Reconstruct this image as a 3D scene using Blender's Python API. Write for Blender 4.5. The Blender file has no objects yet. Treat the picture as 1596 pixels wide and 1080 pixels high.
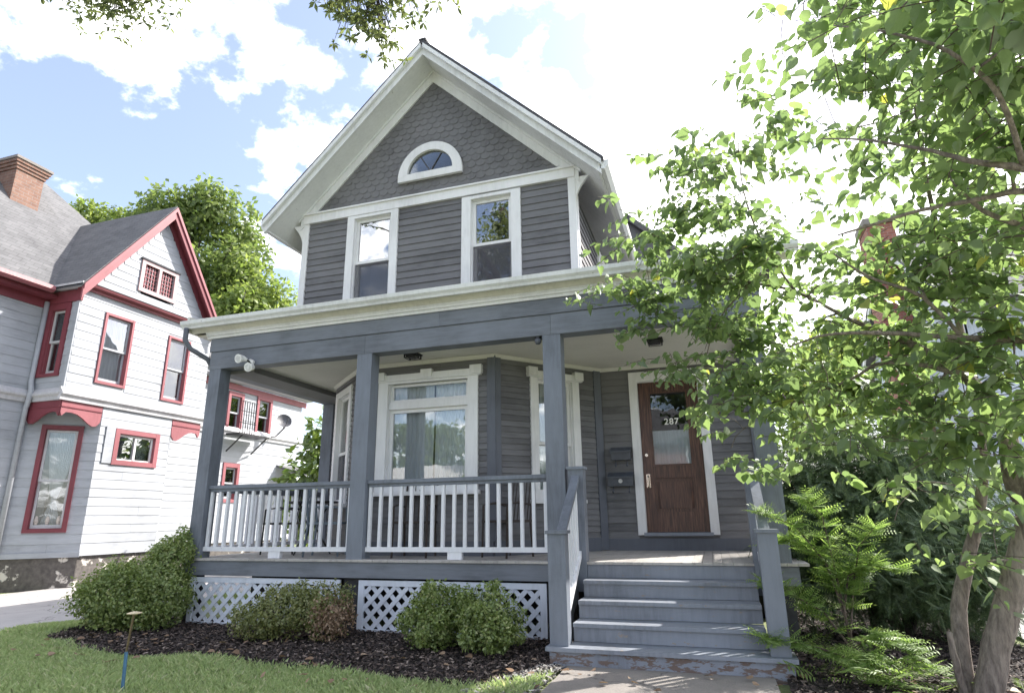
import bpy, math, random
import numpy as np
from mathutils import Vector, Matrix

random.seed(11)
RNG = np.random.default_rng(11)
R = math.radians
scene = bpy.context.scene
COL = scene.collection

# ------------------------------------------------------------------ camera
CAM_LOC = Vector((6.8128, -6.8568, 1.2816))
YAW, PITCH, ROLL = -0.30663, 0.27460, -0.01350
cam = bpy.data.cameras.new('camera')
cam.sensor_width = 36.0
cam.sensor_fit = 'HORIZONTAL'
cam.lens = 943.0 / 1596.0 * 36.0
cam.clip_start = 0.05
cam.clip_end = 2000
cam_ob = bpy.data.objects.new('camera', cam)
COL.objects.link(cam_ob)
_f = Vector((math.sin(YAW) * math.cos(PITCH), math.cos(YAW) * math.cos(PITCH), math.sin(PITCH)))
_r = Vector((math.cos(YAW), -math.sin(YAW), 0))
_u = _r.cross(_f)
_r2 = _r * math.cos(ROLL) + _u * math.sin(ROLL)
_u2 = -_r * math.sin(ROLL) + _u * math.cos(ROLL)
_m = Matrix((_r2, _u2, -_f)).transposed().to_4x4()
_m.translation = CAM_LOC
cam_ob.matrix_world = _m
scene.camera = cam_ob

# ------------------------------------------------------------------ light
SUN_AZ, SUN_EL = R(44), R(42)          # azimuth from +Y towards +X
sun_dir = Vector((math.sin(SUN_AZ) * math.cos(SUN_EL), math.cos(SUN_AZ) * math.cos(SUN_EL), math.sin(SUN_EL)))
sun = bpy.data.lights.new('sun', 'SUN')
sun.energy = 2.7
sun.angle = R(0.55)
sun.color = (1.0, 0.95, 0.87)
sun_ob = bpy.data.objects.new('sun', sun)
COL.objects.link(sun_ob)
sun_ob.rotation_euler = (-sun_dir).to_track_quat('-Z', 'Y').to_euler()

world = bpy.data.worlds.new('World')
scene.world = world
world.use_nodes = True
wt = world.node_tree
wt.nodes.clear()
def wn(t, **k):
    n = wt.nodes.new(t)
    for a, b in k.items():
        setattr(n, a, b)
    return n
def wl(a, b): wt.links.new(a, b)
def wmath(op, a, b=None, c=None, clamp=False):
    n = wn('ShaderNodeMath', operation=op, use_clamp=clamp)
    for i, v in enumerate((a, b, c)):
        if v is None: continue
        if isinstance(v, (int, float)): n.inputs[i].default_value = v
        else: wl(v, n.inputs[i])
    return n.outputs[0]
sky = wn('ShaderNodeTexSky', sky_type='NISHITA')
sky.sun_disc = False
sky.sun_elevation = SUN_EL
sky.sun_rotation = SUN_AZ
sky.air_density = 1.0
sky.dust_density = 1.8
sky.ozone_density = 1.0
tc = wn('ShaderNodeTexCoord')
sep = wn('ShaderNodeSeparateXYZ')
wl(tc.outputs['Generated'], sep.inputs[0])
den = wmath('ADD', wmath('MAXIMUM', sep.outputs['Z'], 0.0), 0.22)
cmb = wn('ShaderNodeCombineXYZ')
wl(wmath('DIVIDE', sep.outputs['X'], den), cmb.inputs[0])
wl(wmath('DIVIDE', sep.outputs['Y'], den), cmb.inputs[1])
n1 = wn('ShaderNodeTexNoise'); n1.inputs['Scale'].default_value = 1.7; n1.inputs['Detail'].default_value = 9; n1.inputs['Roughness'].default_value = 0.6
n1.inputs['Distortion'].default_value = 0.35
wl(cmb.outputs[0], n1.inputs['Vector'])
# cloud banks: where cloud is (+) and where it opens to blue (-), as directions in the sky
nw = wn('ShaderNodeTexNoise'); nw.inputs['Scale'].default_value = 8.0; nw.inputs['Detail'].default_value = 8
wl(tc.outputs['Generated'], nw.inputs['Vector'])
wsub = wn('ShaderNodeVectorMath', operation='SUBTRACT'); wl(nw.outputs['Color'], wsub.inputs[0]); wsub.inputs[1].default_value = (.5, .5, .5)
wsc = wn('ShaderNodeVectorMath', operation='SCALE'); wl(wsub.outputs[0], wsc.inputs[0]); wsc.inputs['Scale'].default_value = 0.30
wadd = wn('ShaderNodeVectorMath', operation='ADD'); wl(tc.outputs['Generated'], wadd.inputs[0]); wl(wsc.outputs[0], wadd.inputs[1])
BANKS = [[-0.685, 0.454, 0.569, 0.123, 0.2], [-0.781, 0.474, 0.406, 0.213, -0.36], [-0.646, 0.555, 0.525, 0.169, -0.3], [-0.518, 0.55, 0.655, 0.115, 0.2], [-0.523, 0.639, 0.564, 0.17, 0.3], [-0.593, 0.638, 0.492, 0.104, 0.12], [-0.652, 0.623, 0.432, 0.112, -0.15], [-0.126, 0.737, 0.664, 0.083, -1.0], [-0.021, 0.83, 0.558, 0.06, -1.0], [0.04, 0.857, 0.515, 0.407, 0.3], [-0.268, 0.739, 0.618, 0.255, 0.2], [-0.243, 0.699, 0.672, 0.062, -0.5], [-0.378, 0.657, 0.652, 0.085, 0.15], [-0.412, 0.604, 0.683, 0.082, -0.1], [0.202, 0.912, 0.356, 0.464, 0.22], [-0.73, 0.376, 0.571, 0.06, 0.12], [-0.571, 0.503, 0.649, 0.068, -0.2]]
acc = None
for (dx, dy, dz, rad, w) in BANKS:
    d = wn('ShaderNodeVectorMath', operation='DISTANCE'); wl(wadd.outputs[0], d.inputs[0]); d.inputs[1].default_value = (dx, dy, dz)
    mr = wn('ShaderNodeMapRange', interpolation_type='SMOOTHSTEP'); wl(d.outputs['Value'], mr.inputs[0])
    mr.inputs[1].default_value = 0.0; mr.inputs[2].default_value = rad; mr.inputs[3].default_value = w; mr.inputs[4].default_value = 0.0
    acc = mr.outputs[0] if acc is None else wmath('ADD', acc, mr.outputs[0])
n2 = wn('ShaderNodeTexNoise'); n2.inputs['Scale'].default_value = 5.5; n2.inputs['Detail'].default_value = 10; n2.inputs['Roughness'].default_value = 0.62
wl(cmb.outputs[0], n2.inputs['Vector'])
cov = wmath('ADD', wmath('ADD', wmath('MULTIPLY', wmath('SUBTRACT', n1.outputs['Fac'], .5), 1.25), wmath('MULTIPLY', wmath('SUBTRACT', n2.outputs['Fac'], .5), 1.6)), wmath('ADD', acc, .44))
cr = wn('ShaderNodeMapRange', interpolation_type='SMOOTHSTEP'); wl(cov, cr.inputs[0])
cr.inputs[1].default_value = 0.40; cr.inputs[2].default_value = 0.74; cr.inputs[3].default_value = 0.05
mixc = wn('ShaderNodeMix', data_type='RGBA'); wl(cr.outputs[0], mixc.inputs['Factor'])
tint = wn('ShaderNodeMix', data_type='RGBA', blend_type='MULTIPLY'); tint.inputs['Factor'].default_value = 1.0
wl(sky.outputs[0], tint.inputs['A']); tint.inputs['B'].default_value = (0.54, 0.525, 0.545, 1)
wl(tint.outputs['Result'], mixc.inputs['A'])
mixc.inputs['B'].default_value = (7.0, 6.95, 6.9, 1)
bg = wn('ShaderNodeBackground'); bg.inputs['Strength'].default_value = 0.15
wl(mixc.outputs['Result'], bg.inputs['Color'])
wo = wn('ShaderNodeOutputWorld'); wl(bg.outputs[0], wo.inputs['Surface'])

scene.view_settings.view_transform = 'Standard'
scene.view_settings.look = 'None'
scene.view_settings.gamma = 1.0
scene.view_settings.exposure = 1.97
try: scene.view_settings.use_curve_mapping = False
except Exception: pass
scene.cycles.max_bounces = 8
scene.cycles.transparent_max_bounces = 12

# ------------------------------------------------------------------ materials
class NT:
    def __init__(s, name):
        s.m = bpy.data.materials.new(name); s.m.use_nodes = True
        s.t = s.m.node_tree; s.t.nodes.clear()
        s.out = s.t.nodes.new('ShaderNodeOutputMaterial')
    def n(s, t, **k):
        n = s.t.nodes.new(t)
        for a, b in k.items(): setattr(n, a, b)
        return n
    def l(s, a, b): s.t.links.new(a, b)
    def noise(s, vec, scale, detail=4, rough=.55):
        n = s.n('ShaderNodeTexNoise'); n.inputs['Scale'].default_value = scale; n.inputs['Detail'].default_value = detail
        n.inputs['Roughness'].default_value = rough
        if vec is not None: s.l(vec, n.inputs['Vector'])
        return n
    def ramp(s, fac, stops):
        r = s.n('ShaderNodeValToRGB'); s.l(fac, r.inputs[0]); e = r.color_ramp.elements
        while len(e) > 2: e.remove(e[-1])
        for i, (p, col) in enumerate(stops):
            if i >= len(e): e.new(p)
            e[i].position = p; e[i].color = (*col, 1) if len(col) == 3 else col
        return r.outputs[0]
    def mix(s, fac, a, b, blend='MIX'):
        n = s.n('ShaderNodeMix', data_type='RGBA', blend_type=blend)
        for k, v in (('Factor', fac), ('A', a), ('B', b)):
            if isinstance(v, (int, float)): n.inputs[k].default_value = v
            elif isinstance(v, tuple): n.inputs[k].default_value = (*v, 1)
            else: s.l(v, n.inputs[k])
        return n.outputs['Result']
    def math(s, op, a, b=0.0):
        n = s.n('ShaderNodeMath', operation=op)
        for i, v in enumerate((a, b)):
            if isinstance(v, (int, float)): n.inputs[i].default_value = v
            else: s.l(v, n.inputs[i])
        return n.outputs[0]
    def bump(s, h, strength=.3, dist=.01):
        b = s.n('ShaderNodeBump'); b.inputs['Strength'].default_value = strength; b.inputs['Distance'].default_value = dist
        s.l(h, b.inputs['Height']); return b.outputs[0]
    def princ(s, col, rough=.6, normal=None, metal=0.0, spec=None):
        p = s.n('ShaderNodeBsdfPrincipled')
        if isinstance(col, tuple): p.inputs['Base Color'].default_value = (*col, 1)
        else: s.l(col, p.inputs['Base Color'])
        if isinstance(rough, (int, float)): p.inputs['Roughness'].default_value = rough
        else: s.l(rough, p.inputs['Roughness'])
        p.inputs['Metallic'].default_value = metal
        if spec is not None: p.inputs['Specular IOR Level'].default_value = spec
        if normal is not None: s.l(normal, p.inputs['Normal'])
        s.l(p.outputs[0], s.out.inputs[0]); return p
    def wpos(s):
        g = s.n('ShaderNodeNewGeometry'); return g.outputs['Position']
    def stretch(s, vec, sc):
        m = s.n('ShaderNodeMapping'); m.inputs['Scale'].default_value = sc; s.l(vec, m.inputs['Vector']); return m.outputs[0]
    def rnd(s): return s.n('ShaderNodeObjectInfo').outputs['Random']
    def island(s): return s.n('ShaderNodeNewGeometry').outputs['Random Per Island']

MAT = {}
def paint(name, col, rough=.55, wear=(.5, .5, .5), wear_amt=.0, var=.10, grime=.25, grain=(14, 14, 2.0)):
    """old house paint: soft tonal drift, grime flecks, optional chips to bare wood"""
    t = NT(name); p = t.wpos()
    a = t.noise(p, 1.3, 5).outputs['Fac']
    b = t.noise(t.stretch(p, grain), 1.6, 6, .65).outputs['Fac']
    d = t.math('ADD', t.math('MULTIPLY', a, .6), t.math('MULTIPLY', b, .4))
    d = t.math('ADD', d, t.math('MULTIPLY', t.math('SUBTRACT', t.rnd(), .5), var))
    lo = tuple(x * (1 - grime) for x in col); hi = tuple(min(.9, x * (1 + grime * .55)) for x in col)
    c = t.ramp(d, [(.36, lo), (.5, col), (.65, hi)])
    if wear_amt > 0:
        w = t.noise(t.stretch(p, (3, 3, 9)), 3.0, 8, .7).outputs['Fac']
        f = t.n('ShaderNodeMapRange'); t.l(w, f.inputs[0]); f.inputs[1].default_value = .72 - wear_amt; f.inputs[2].default_value = .76 - wear_amt
        c = t.mix(f.outputs[0], c, wear)
    fine = t.noise(p, 55, 4).outputs['Fac']
    r = t.n('ShaderNodeMapRange'); t.l(b, r.inputs[0]); r.inputs[3].default_value = rough - .1; r.inputs[4].default_value = rough + .15
    t.princ(c, r.outputs[0], t.bump(fine, .25, .004), spec=.35)
    MAT[name] = t.m; return t.m

paint('siding_slate', (.153, .152, .160), .6, grime=.34, var=.16, grain=(2.2, 2.2, 16))
paint('beam_slate', (.168, .184, .216), .5, wear=(.21, .22, .24), wear_amt=.03, grime=.34, grain=(1.6, 1.6, 14))
paint('trim_slate', (.166, .185, .222), .5, wear=(.21, .22, .24), wear_amt=.03, grime=.34)
paint('trim_slate_dark', (.115, .125, .15), .55)
paint('white_trim', (.74, .74, .75), .5, wear=(.40, .39, .37), wear_amt=.03, grime=.14)
paint('white_worn', (.70, .71, .72), .55, wear=(.22, .21, .20), wear_amt=.06, grime=.18)
paint('cream_gutter', (.66, .64, .58), .45, wear=(.40, .37, .32), wear_amt=.03, grime=.16)
paint('ceiling_white', (.66, .64, .60), .55, grime=.08, var=.06)
paint('baluster_white', (.72, .73, .77), .5, wear=(.30, .32, .36), wear_amt=.02, grime=.12)
paint('step_grey', (.22, .24, .28), .55, wear=(.27, .23, .20), wear_amt=.10, grime=.3)
paint('floor_grey', (.42, .40, .38), .6, wear=(.30, .27, .25), wear_amt=.1, grime=.25)
paint('ngb_siding', (.38, .40, .435), .6, grime=.2, var=.12, grain=(2.0, 2.0, 14))
paint('ngb_palepink', (.46, .33, .34), .5, grime=.2)
paint('ngb_red', (.20, .048, .062), .5, wear=(.36, .16, .16), wear_amt=.02, grime=.2)
paint('ngb_pink', (.29, .10, .115), .5, grime=.15)
paint('ngb_grey_trim', (.50, .50, .52), .6, wear=(.25, .24, .23), wear_amt=.08)
paint('right_siding', (.50, .54, .62), .6)
paint('tan_siding', (.72, .70, .66), .6)
paint('lattice_white', (.62, .66, .74), .5, grime=.15)

def simple(name, col, rough=.5, metal=0.0, nscale=20, amt=.2):
    t = NT(name); a = t.noise(t.wpos(), nscale, 4).outputs['Fac']
    lo = tuple(x * (1 - amt) for x in col); hi = tuple(min(1, x * (1 + amt)) for x in col)
    t.princ(t.ramp(a, [(.3, lo), (.7, hi)]), rough, t.bump(a, .1, .003), metal); MAT[name] = t.m
simple('black_metal', (.02, .02, .022), .45, .3)
simple('bronze', (.16, .12, .08), .4, .7)
simple('blue_rod', (.05, .14, .24), .5)
simple('cap_tan', (.55, .46, .30), .5)
simple('chrome', (.6, .58, .52), .25, 1.0)
simple('lamp_white', (.75, .75, .74), .3)
simple('dark_lens', (.05, .05, .06), .1)
simple('mailbox_blue', (.07, .08, .10), .4)
simple('badge_white', (.6, .6, .6), .4)
simple('room_dark', (.03, .028, .028), .9)  # near-black colour stands in for the unlit rooms behind the glass
simple('dish_grey', (.09, .09, .10), .5)
simple('screen_dark', (.05, .05, .055), .5)
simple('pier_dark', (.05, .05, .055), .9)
simple('wicker', (.05, .04, .035), .8, 0, 60)
simple('blue_chair', (.14, .18, .22), .5)
simple('digits', (.88, .86, .80), .4)
simple('pot', (.55, .5, .45), .6)

def curtain_mat(name, col):
    t = NT(name); a = t.noise(t.stretch(t.wpos(), (20, 20, 1)), 2, 4).outputs['Fac']
    c = t.ramp(a, [(.3, tuple(x * .8 for x in col)), (.7, col)])
    d = t.n('ShaderNodeBsdfDiffuse'); t.l(c, d.inputs[0])
    tr = t.n('ShaderNodeBsdfTranslucent'); t.l(c, tr.inputs[0])
    m = t.n('ShaderNodeMixShader'); m.inputs[0].default_value = .08; t.l(d.outputs[0], m.inputs[1]); t.l(tr.outputs[0], m.inputs[2])
    t.l(m.outputs[0], t.out.inputs[0]); MAT[name] = t.m
curtain_mat('curtain', (.90, .90, .90))
curtain_mat('blind', (.82, .84, .87))

def glass(name, base=.10, tint=(.9, .93, .95)):
    t = NT(name)
    fr = t.n('ShaderNodeFresnel'); fr.inputs[0].default_value = 1.5
    wob = t.noise(t.stretch(t.wpos(), (1, 1, 1)), 2.2, 2).outputs['Fac']
    nb = t.bump(wob, .06, .02)
    gl = t.n('ShaderNodeBsdfGlossy'); gl.inputs['Roughness'].default_value = 0.0; t.l(nb, gl.inputs['Normal'])
    tr = t.n('ShaderNodeBsdfTransparent'); tr.inputs[0].default_value = (*tint, 1)
    f = t.math('MINIMUM', t.math('ADD', t.math('MULTIPLY', fr.outputs[0], 1.0), base), .95)
    m = t.n('ShaderNodeMixShader'); t.l(f, m.inputs[0]); t.l(tr.outputs[0], m.inputs[1]); t.l(gl.outputs[0], m.inputs[2])
    t.l(m.outputs[0], t.out.inputs[0]); MAT[name] = t.m
glass('glass', .24)
glass('glass_soft', .10)
glass('glass_dim', .0)
glass('glass_door', .015)
glass('glass_bay', .10)
paint('step_base', (.21, .23, .27), .6, wear=(.15, .11, .095), wear_amt=.22, grime=.3)
paint('gable_slate', (.148, .146, .152), .6, var=.10, grime=.28)
glass('glass_ngb', .12)

def wood_door():
    t = NT('door_wood'); p = t.wpos()
    g = t.noise(t.stretch(p, (30, 30, 1.6)), 2.5, 7, .6).outputs['Fac']
    big = t.noise(p, 3, 3).outputs['Fac']
    c = t.ramp(g, [(.36, (.032, .014, .010)), (.52, (.098, .043, .029)), (.68, (.19, .095, .062))])
    c = t.mix(t.math('MULTIPLY', big, .5), c, (.045, .021, .018))
    t.princ(c, .38, t.bump(g, .2, .003)); MAT['door_wood'] = t.m
wood_door()

def brick(name, c1, c2, mortar, scale):
    t = NT(name); p = t.wpos()
    s = t.n('ShaderNodeSeparateXYZ'); t.l(p, s.inputs[0])
    cb = t.n('ShaderNodeCombineXYZ'); t.l(t.math('ADD', s.outputs[0], s.outputs[1]), cb.inputs[0]); t.l(s.outputs[2], cb.inputs[1])
    b = t.n('ShaderNodeTexBrick'); t.l(cb.outputs[0], b.inputs['Vector'])
    b.inputs['Scale'].default_value = scale; b.inputs['Color1'].default_value = (*c1, 1); b.inputs['Color2'].default_value = (*c2, 1)
    b.inputs['Mortar'].default_value = (*mortar, 1); b.inputs['Mortar Size'].default_value = .02; b.inputs['Brick Width'].default_value = .5
    b.inputs['Row Height'].default_value = .19
    c = t.mix(.35, b.outputs['Color'], t.ramp(t.noise(p, 8, 5).outputs['Fac'], [(.3, tuple(x * .5 for x in c1)), (.7, tuple(min(1, x * 1.3) for x in c2))]))
    inv = t.math('SUBTRACT', 1.0, b.outputs['Fac'])
    t.princ(c, .85, t.bump(inv, .6, .01)); MAT[name] = t.m
brick('brick_chimney', (.19, .10, .075), (.25, .145, .105), (.24, .21, .19), 2.3)
brick('brick_wall', (.26, .09, .07), (.33, .13, .09), (.30, .25, .22), 2.3)

def shingles(name, c1, c2, scale=2.2):
    t = NT(name); p = t.wpos()
    s = t.n('ShaderNodeSeparateXYZ'); t.l(p, s.inputs[0])
    cb = t.n('ShaderNodeCombineXYZ'); t.l(t.math('ADD', s.outputs[0], t.math('MULTIPLY', s.outputs[1], .93)), cb.inputs[0]); t.l(s.outputs[2], cb.inputs[1])
    b = t.n('ShaderNodeTexBrick'); t.l(cb.outputs[0], b.inputs['Vector']); b.inputs['Scale'].default_value = scale
    b.inputs['Color1'].default_value = (*c1, 1); b.inputs['Color2'].default_value = (*c2, 1)
    b.inputs['Mortar'].default_value = (*tuple(x * .5 for x in c1), 1); b.inputs['Mortar Size'].default_value = .014
    b.inputs['Brick Width'].default_value = .55; b.inputs['Row Height'].default_value = .24
    n = t.noise(p, 2.2, 6, .65).outputs['Fac']
    c = t.mix(.45, b.outputs['Color'], t.ramp(n, [(.3, tuple(x * .7 for x in c1)), (.72, tuple(x * 1.25 for x in c2))]))
    f = t.noise(p, 90, 3).outputs['Fac']
    h = t.math('ADD', t.math('MULTIPLY', b.outputs['Fac'], -1.0), t.math('MULTIPLY', f, .4))
    t.princ(c, .9, t.bump(h, .5, .012)); MAT[name] = t.m
shingles('roof_grey', (.105, .105, .11), (.15, .15, .155))
shingles('roof_dark', (.055, .055, .062), (.085, .085, .095))
shingles('roof_pale', (.50, .49, .47), (.60, .58, .56))

def stone_peel():
    t = NT('peeling_foundation'); p = t.wpos()
    a = t.noise(p, 2.6, 6, .6).outputs['Fac']
    base = t.ramp(t.noise(p, 12, 5).outputs['Fac'], [(.3, (.075, .068, .065)), (.7, (.15, .135, .125))])
    f = t.ramp(a, [(.56, (0, 0, 0)), (.60, (1, 1, 1))])
    c = t.mix(f, base, (.62, .58, .53))
    t.princ(c, .9, t.bump(a, .6, .03)); MAT['peeling_foundation'] = t.m
stone_peel()

def ground_mats():
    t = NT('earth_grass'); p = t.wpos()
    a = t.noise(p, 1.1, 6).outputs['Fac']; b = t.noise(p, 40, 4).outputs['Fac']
    c = t.ramp(t.math('ADD', t.math('MULTIPLY', a, .5), t.math('MULTIPLY', b, .5)), [(.35, (.15, .18, .075)), (.55, (.21, .25, .11)), (.7, (.32, .30, .19))])  # soil lightened along with the blades, in place of light on the lawn
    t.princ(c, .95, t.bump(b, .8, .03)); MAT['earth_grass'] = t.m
    t = NT('mulch'); p = t.wpos()
    b = t.noise(p, 60, 5, .7).outputs['Fac']; v = t.n('ShaderNodeTexVoronoi'); v.inputs['Scale'].default_value = 45; t.l(t.stretch(p, (1, 2, 1)), v.inputs['Vector'])
    c = t.ramp(v.outputs['Color'], [(.1, (.010, .008, .008)), (.6, (.030, .022, .020)), (.97, (.07, .05, .04))])
    t.princ(c, .9, t.bump(t.math('ADD', b, v.outputs['Distance']), 1.0, .03)); MAT['mulch'] = t.m
    t = NT('mulch_chip'); r = t.island()
    t.princ(t.ramp(r, [(0, (.014, .010, .010)), (.55, (.05, .036, .032)), (.84, (.11, .08, .065)), (.97, (.26, .21, .18))]), .85); MAT['mulch_chip'] = t.m
    t = NT('pebble'); r = t.island()
    t.princ(t.ramp(r, [(0, (.10, .09, .085)), (.5, (.25, .235, .22)), (1, (.5, .48, .45))]), .8); MAT['pebble'] = t.m
    for nm, c1, c2 in (('concrete', (.17, .155, .145), (.28, .255, .235)), ('driveway', (.30, .29, .285), (.42, .40, .39)), ('asphalt', (.04, .04, .042), (.065, .065, .065)), ('foundation', (.16, .15, .15), (.24, .23, .22))):
        t = NT(nm); p = t.wpos()
        a = t.noise(p, 1.5, 6, .65).outputs['Fac']; b = t.noise(p, 70, 4).outputs['Fac']
        v = t.n('ShaderNodeTexVoronoi', feature='DISTANCE_TO_EDGE'); v.inputs['Scale'].default_value = .7
        dv = t.n('ShaderNodeVectorMath', operation='ADD'); t.l(p, dv.inputs[0]); t.l(t.noise(p, 2, 4).outputs['Color'], dv.inputs[1]); t.l(dv.outputs[0], v.inputs['Vector'])
        ck = t.ramp(v.outputs['Distance'], [(.0, (.4, .4, .4)), (.012, (1, 1, 1))])
        c = t.ramp(t.math('ADD', t.math('MULTIPLY', a, .65), t.math('MULTIPLY', b, .35)), [(.35, c1), (.65, c2)])
        c = t.mix(1.0, c, ck, 'MULTIPLY')
        t.princ(c, .9, t.bump(b, .35, .01)); MAT[nm] = t.m
ground_mats()

def leaf_mat(name, stops, trans=.45, gloss=.12, rough=.45, tboost=1.25):
    t = NT(name); c = t.ramp(t.island(), stops)
    n = t.noise(t.wpos(), 1.2, 3).outputs['Fac']
    c = t.mix(t.math('MULTIPLY', n, .4), c, tuple(x * .75 for x in stops[0][1]))
    d = t.n('ShaderNodeBsdfDiffuse'); t.l(c, d.inputs[0])
    tr = t.n('ShaderNodeBsdfTranslucent'); t.l(t.mix(1.0, c, (tboost * 1.05, tboost * 1.1, tboost * .78), 'MULTIPLY'), tr.inputs[0])
    m = t.n('ShaderNodeMixShader'); m.inputs[0].default_value = trans; t.l(d.outputs[0], m.inputs[1]); t.l(tr.outputs[0], m.inputs[2])
    g = t.n('ShaderNodeBsdfGlossy'); g.inputs['Roughness'].default_value = rough; g.inputs[0].default_value = (.8, .85, .8, 1)
    m2 = t.n('ShaderNodeMixShader'); m2.inputs[0].default_value = gloss; t.l(m.outputs[0], m2.inputs[1]); t.l(g.outputs[0], m2.inputs[2])
    t.l(m2.outputs[0], t.out.inputs[0]); MAT[name] = t.m
leaf_mat('leaf_redbud', [(0, (.13, .185, .095)), (.55, (.19, .265, .115)), (.985, (.26, .34, .14)), (.998, (.44, .42, .08))], .58, .07, tboost=1.45)
leaf_mat('leaf_yew', [(0, (.045, .08, .036)), (.6, (.08, .13, .055)), (1, (.15, .21, .085))], .2, .05)
leaf_mat('leaf_locust', [(0, (.15, .23, .065)), (.6, (.23, .33, .10)), (1, (.34, .43, .16))], .55, .04, tboost=1.6)
leaf_mat('leaf_box', [(0, (.13, .185, .05)), (.5, (.22, .29, .085)), (.9, (.33, .39, .14)), (1, (.42, .42, .2))], .35, .05)
leaf_mat('leaf_box_b', [(0, (.14, .165, .055)), (.5, (.22, .245, .085)), (.9, (.31, .32, .13)), (1, (.42, .38, .2))], .35, .05)
leaf_mat('leaf_dead', [(0, (.20, .13, .085)), (.6, (.34, .23, .16)), (1, (.48, .36, .26))], .25, .03, tboost=1.0)
leaf_mat('leaf_bg', [(0, (.13, .18, .05)), (.5, (.20, .26, .07)), (1, (.30, .34, .11))], .55, .03, tboost=1.5)
leaf_mat('leaf_bg_dark', [(0, (.10, .145, .05)), (.5, (.16, .21, .075)), (1, (.25, .29, .11))], .55, .03, tboost=1.5)
leaf_mat('leaf_bright', [(0, (.09, .15, .03)), (.5, (.14, .21, .04)), (1, (.22, .28, .06))], .45, .08)
leaf_mat('leaf_over', [(0, (.10, .13, .06)), (.5, (.15, .18, .08)), (1, (.23, .25, .11))], .5, .04)
leaf_mat('grass', [(0, (.29, .37, .17)), (.5, (.41, .51, .25)), (.85, (.52, .58, .33)), (1, (.66, .61, .45))], .4, .02)  # blade tones raised beyond grass's own colour to stand in for light on the lawn
def bark(name, c1, c2):
    t = NT(name); p = t.wpos()
    a = t.noise(t.stretch(p, (26, 26, 5)), 1.4, 7, .65).outputs['Fac']
    b = t.noise(p, 3, 3).outputs['Fac']
    c = t.ramp(t.math('ADD', t.math('MULTIPLY', a, .7), t.math('MULTIPLY', b, .3)), [(.40, c1), (.60, c2)])
    t.princ(c, .9, t.bump(a, 1.0, .03)); MAT[name] = t.m
bark('bark', (.14, .115, .10), (.33, .28, .24))
bark('bark_dark', (.035, .028, .025), (.10, .085, .075))
bark('twig', (.07, .05, .045), (.17, .13, .11))

# ------------------------------------------------------------------ mesh helpers
WL = {}
def finish(o, label=None, cat=None, group=None, kind=None):
    if label: o['label'] = label
    if cat: o['category'] = cat
    if group: o['group'] = group
    if kind: o['kind'] = kind
    return o
def link(o, loc, parent):
    COL.objects.link(o)
    if parent is not None:
        o.parent = parent; o.location = Vector(loc) - WL[parent.name]
    else:
        o.location = loc
    WL[o.name] = Vector(loc)
    return o
def empty(name, loc, label, cat, group=None):
    o = bpy.data.objects.new(name, None); o.empty_display_size = .2
    link(o, loc, None)
    return finish(o, label, cat, group)
class FR:
    """upright wall frame: s runs to the viewer's right, n out of the wall, z up"""
    def __init__(s, p0, p1=None, d=None):
        s.o = Vector((p0[0], p0[1], 0)); v = Vector((p1[0] - p0[0], p1[1] - p0[1], 0)) if p1 is not None else Vector((d[0], d[1], 0))
        s.L = v.length; s.d = v.normalized(); s.nv = Vector((s.d.y, -s.d.x, 0))
    def __call__(s, a, n, z): return s.o + s.d * a + s.nv * n + Vector((0, 0, z))
class WF:
    def __call__(s, x, y, z): return Vector((x, y, z))
W = WF()
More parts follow.
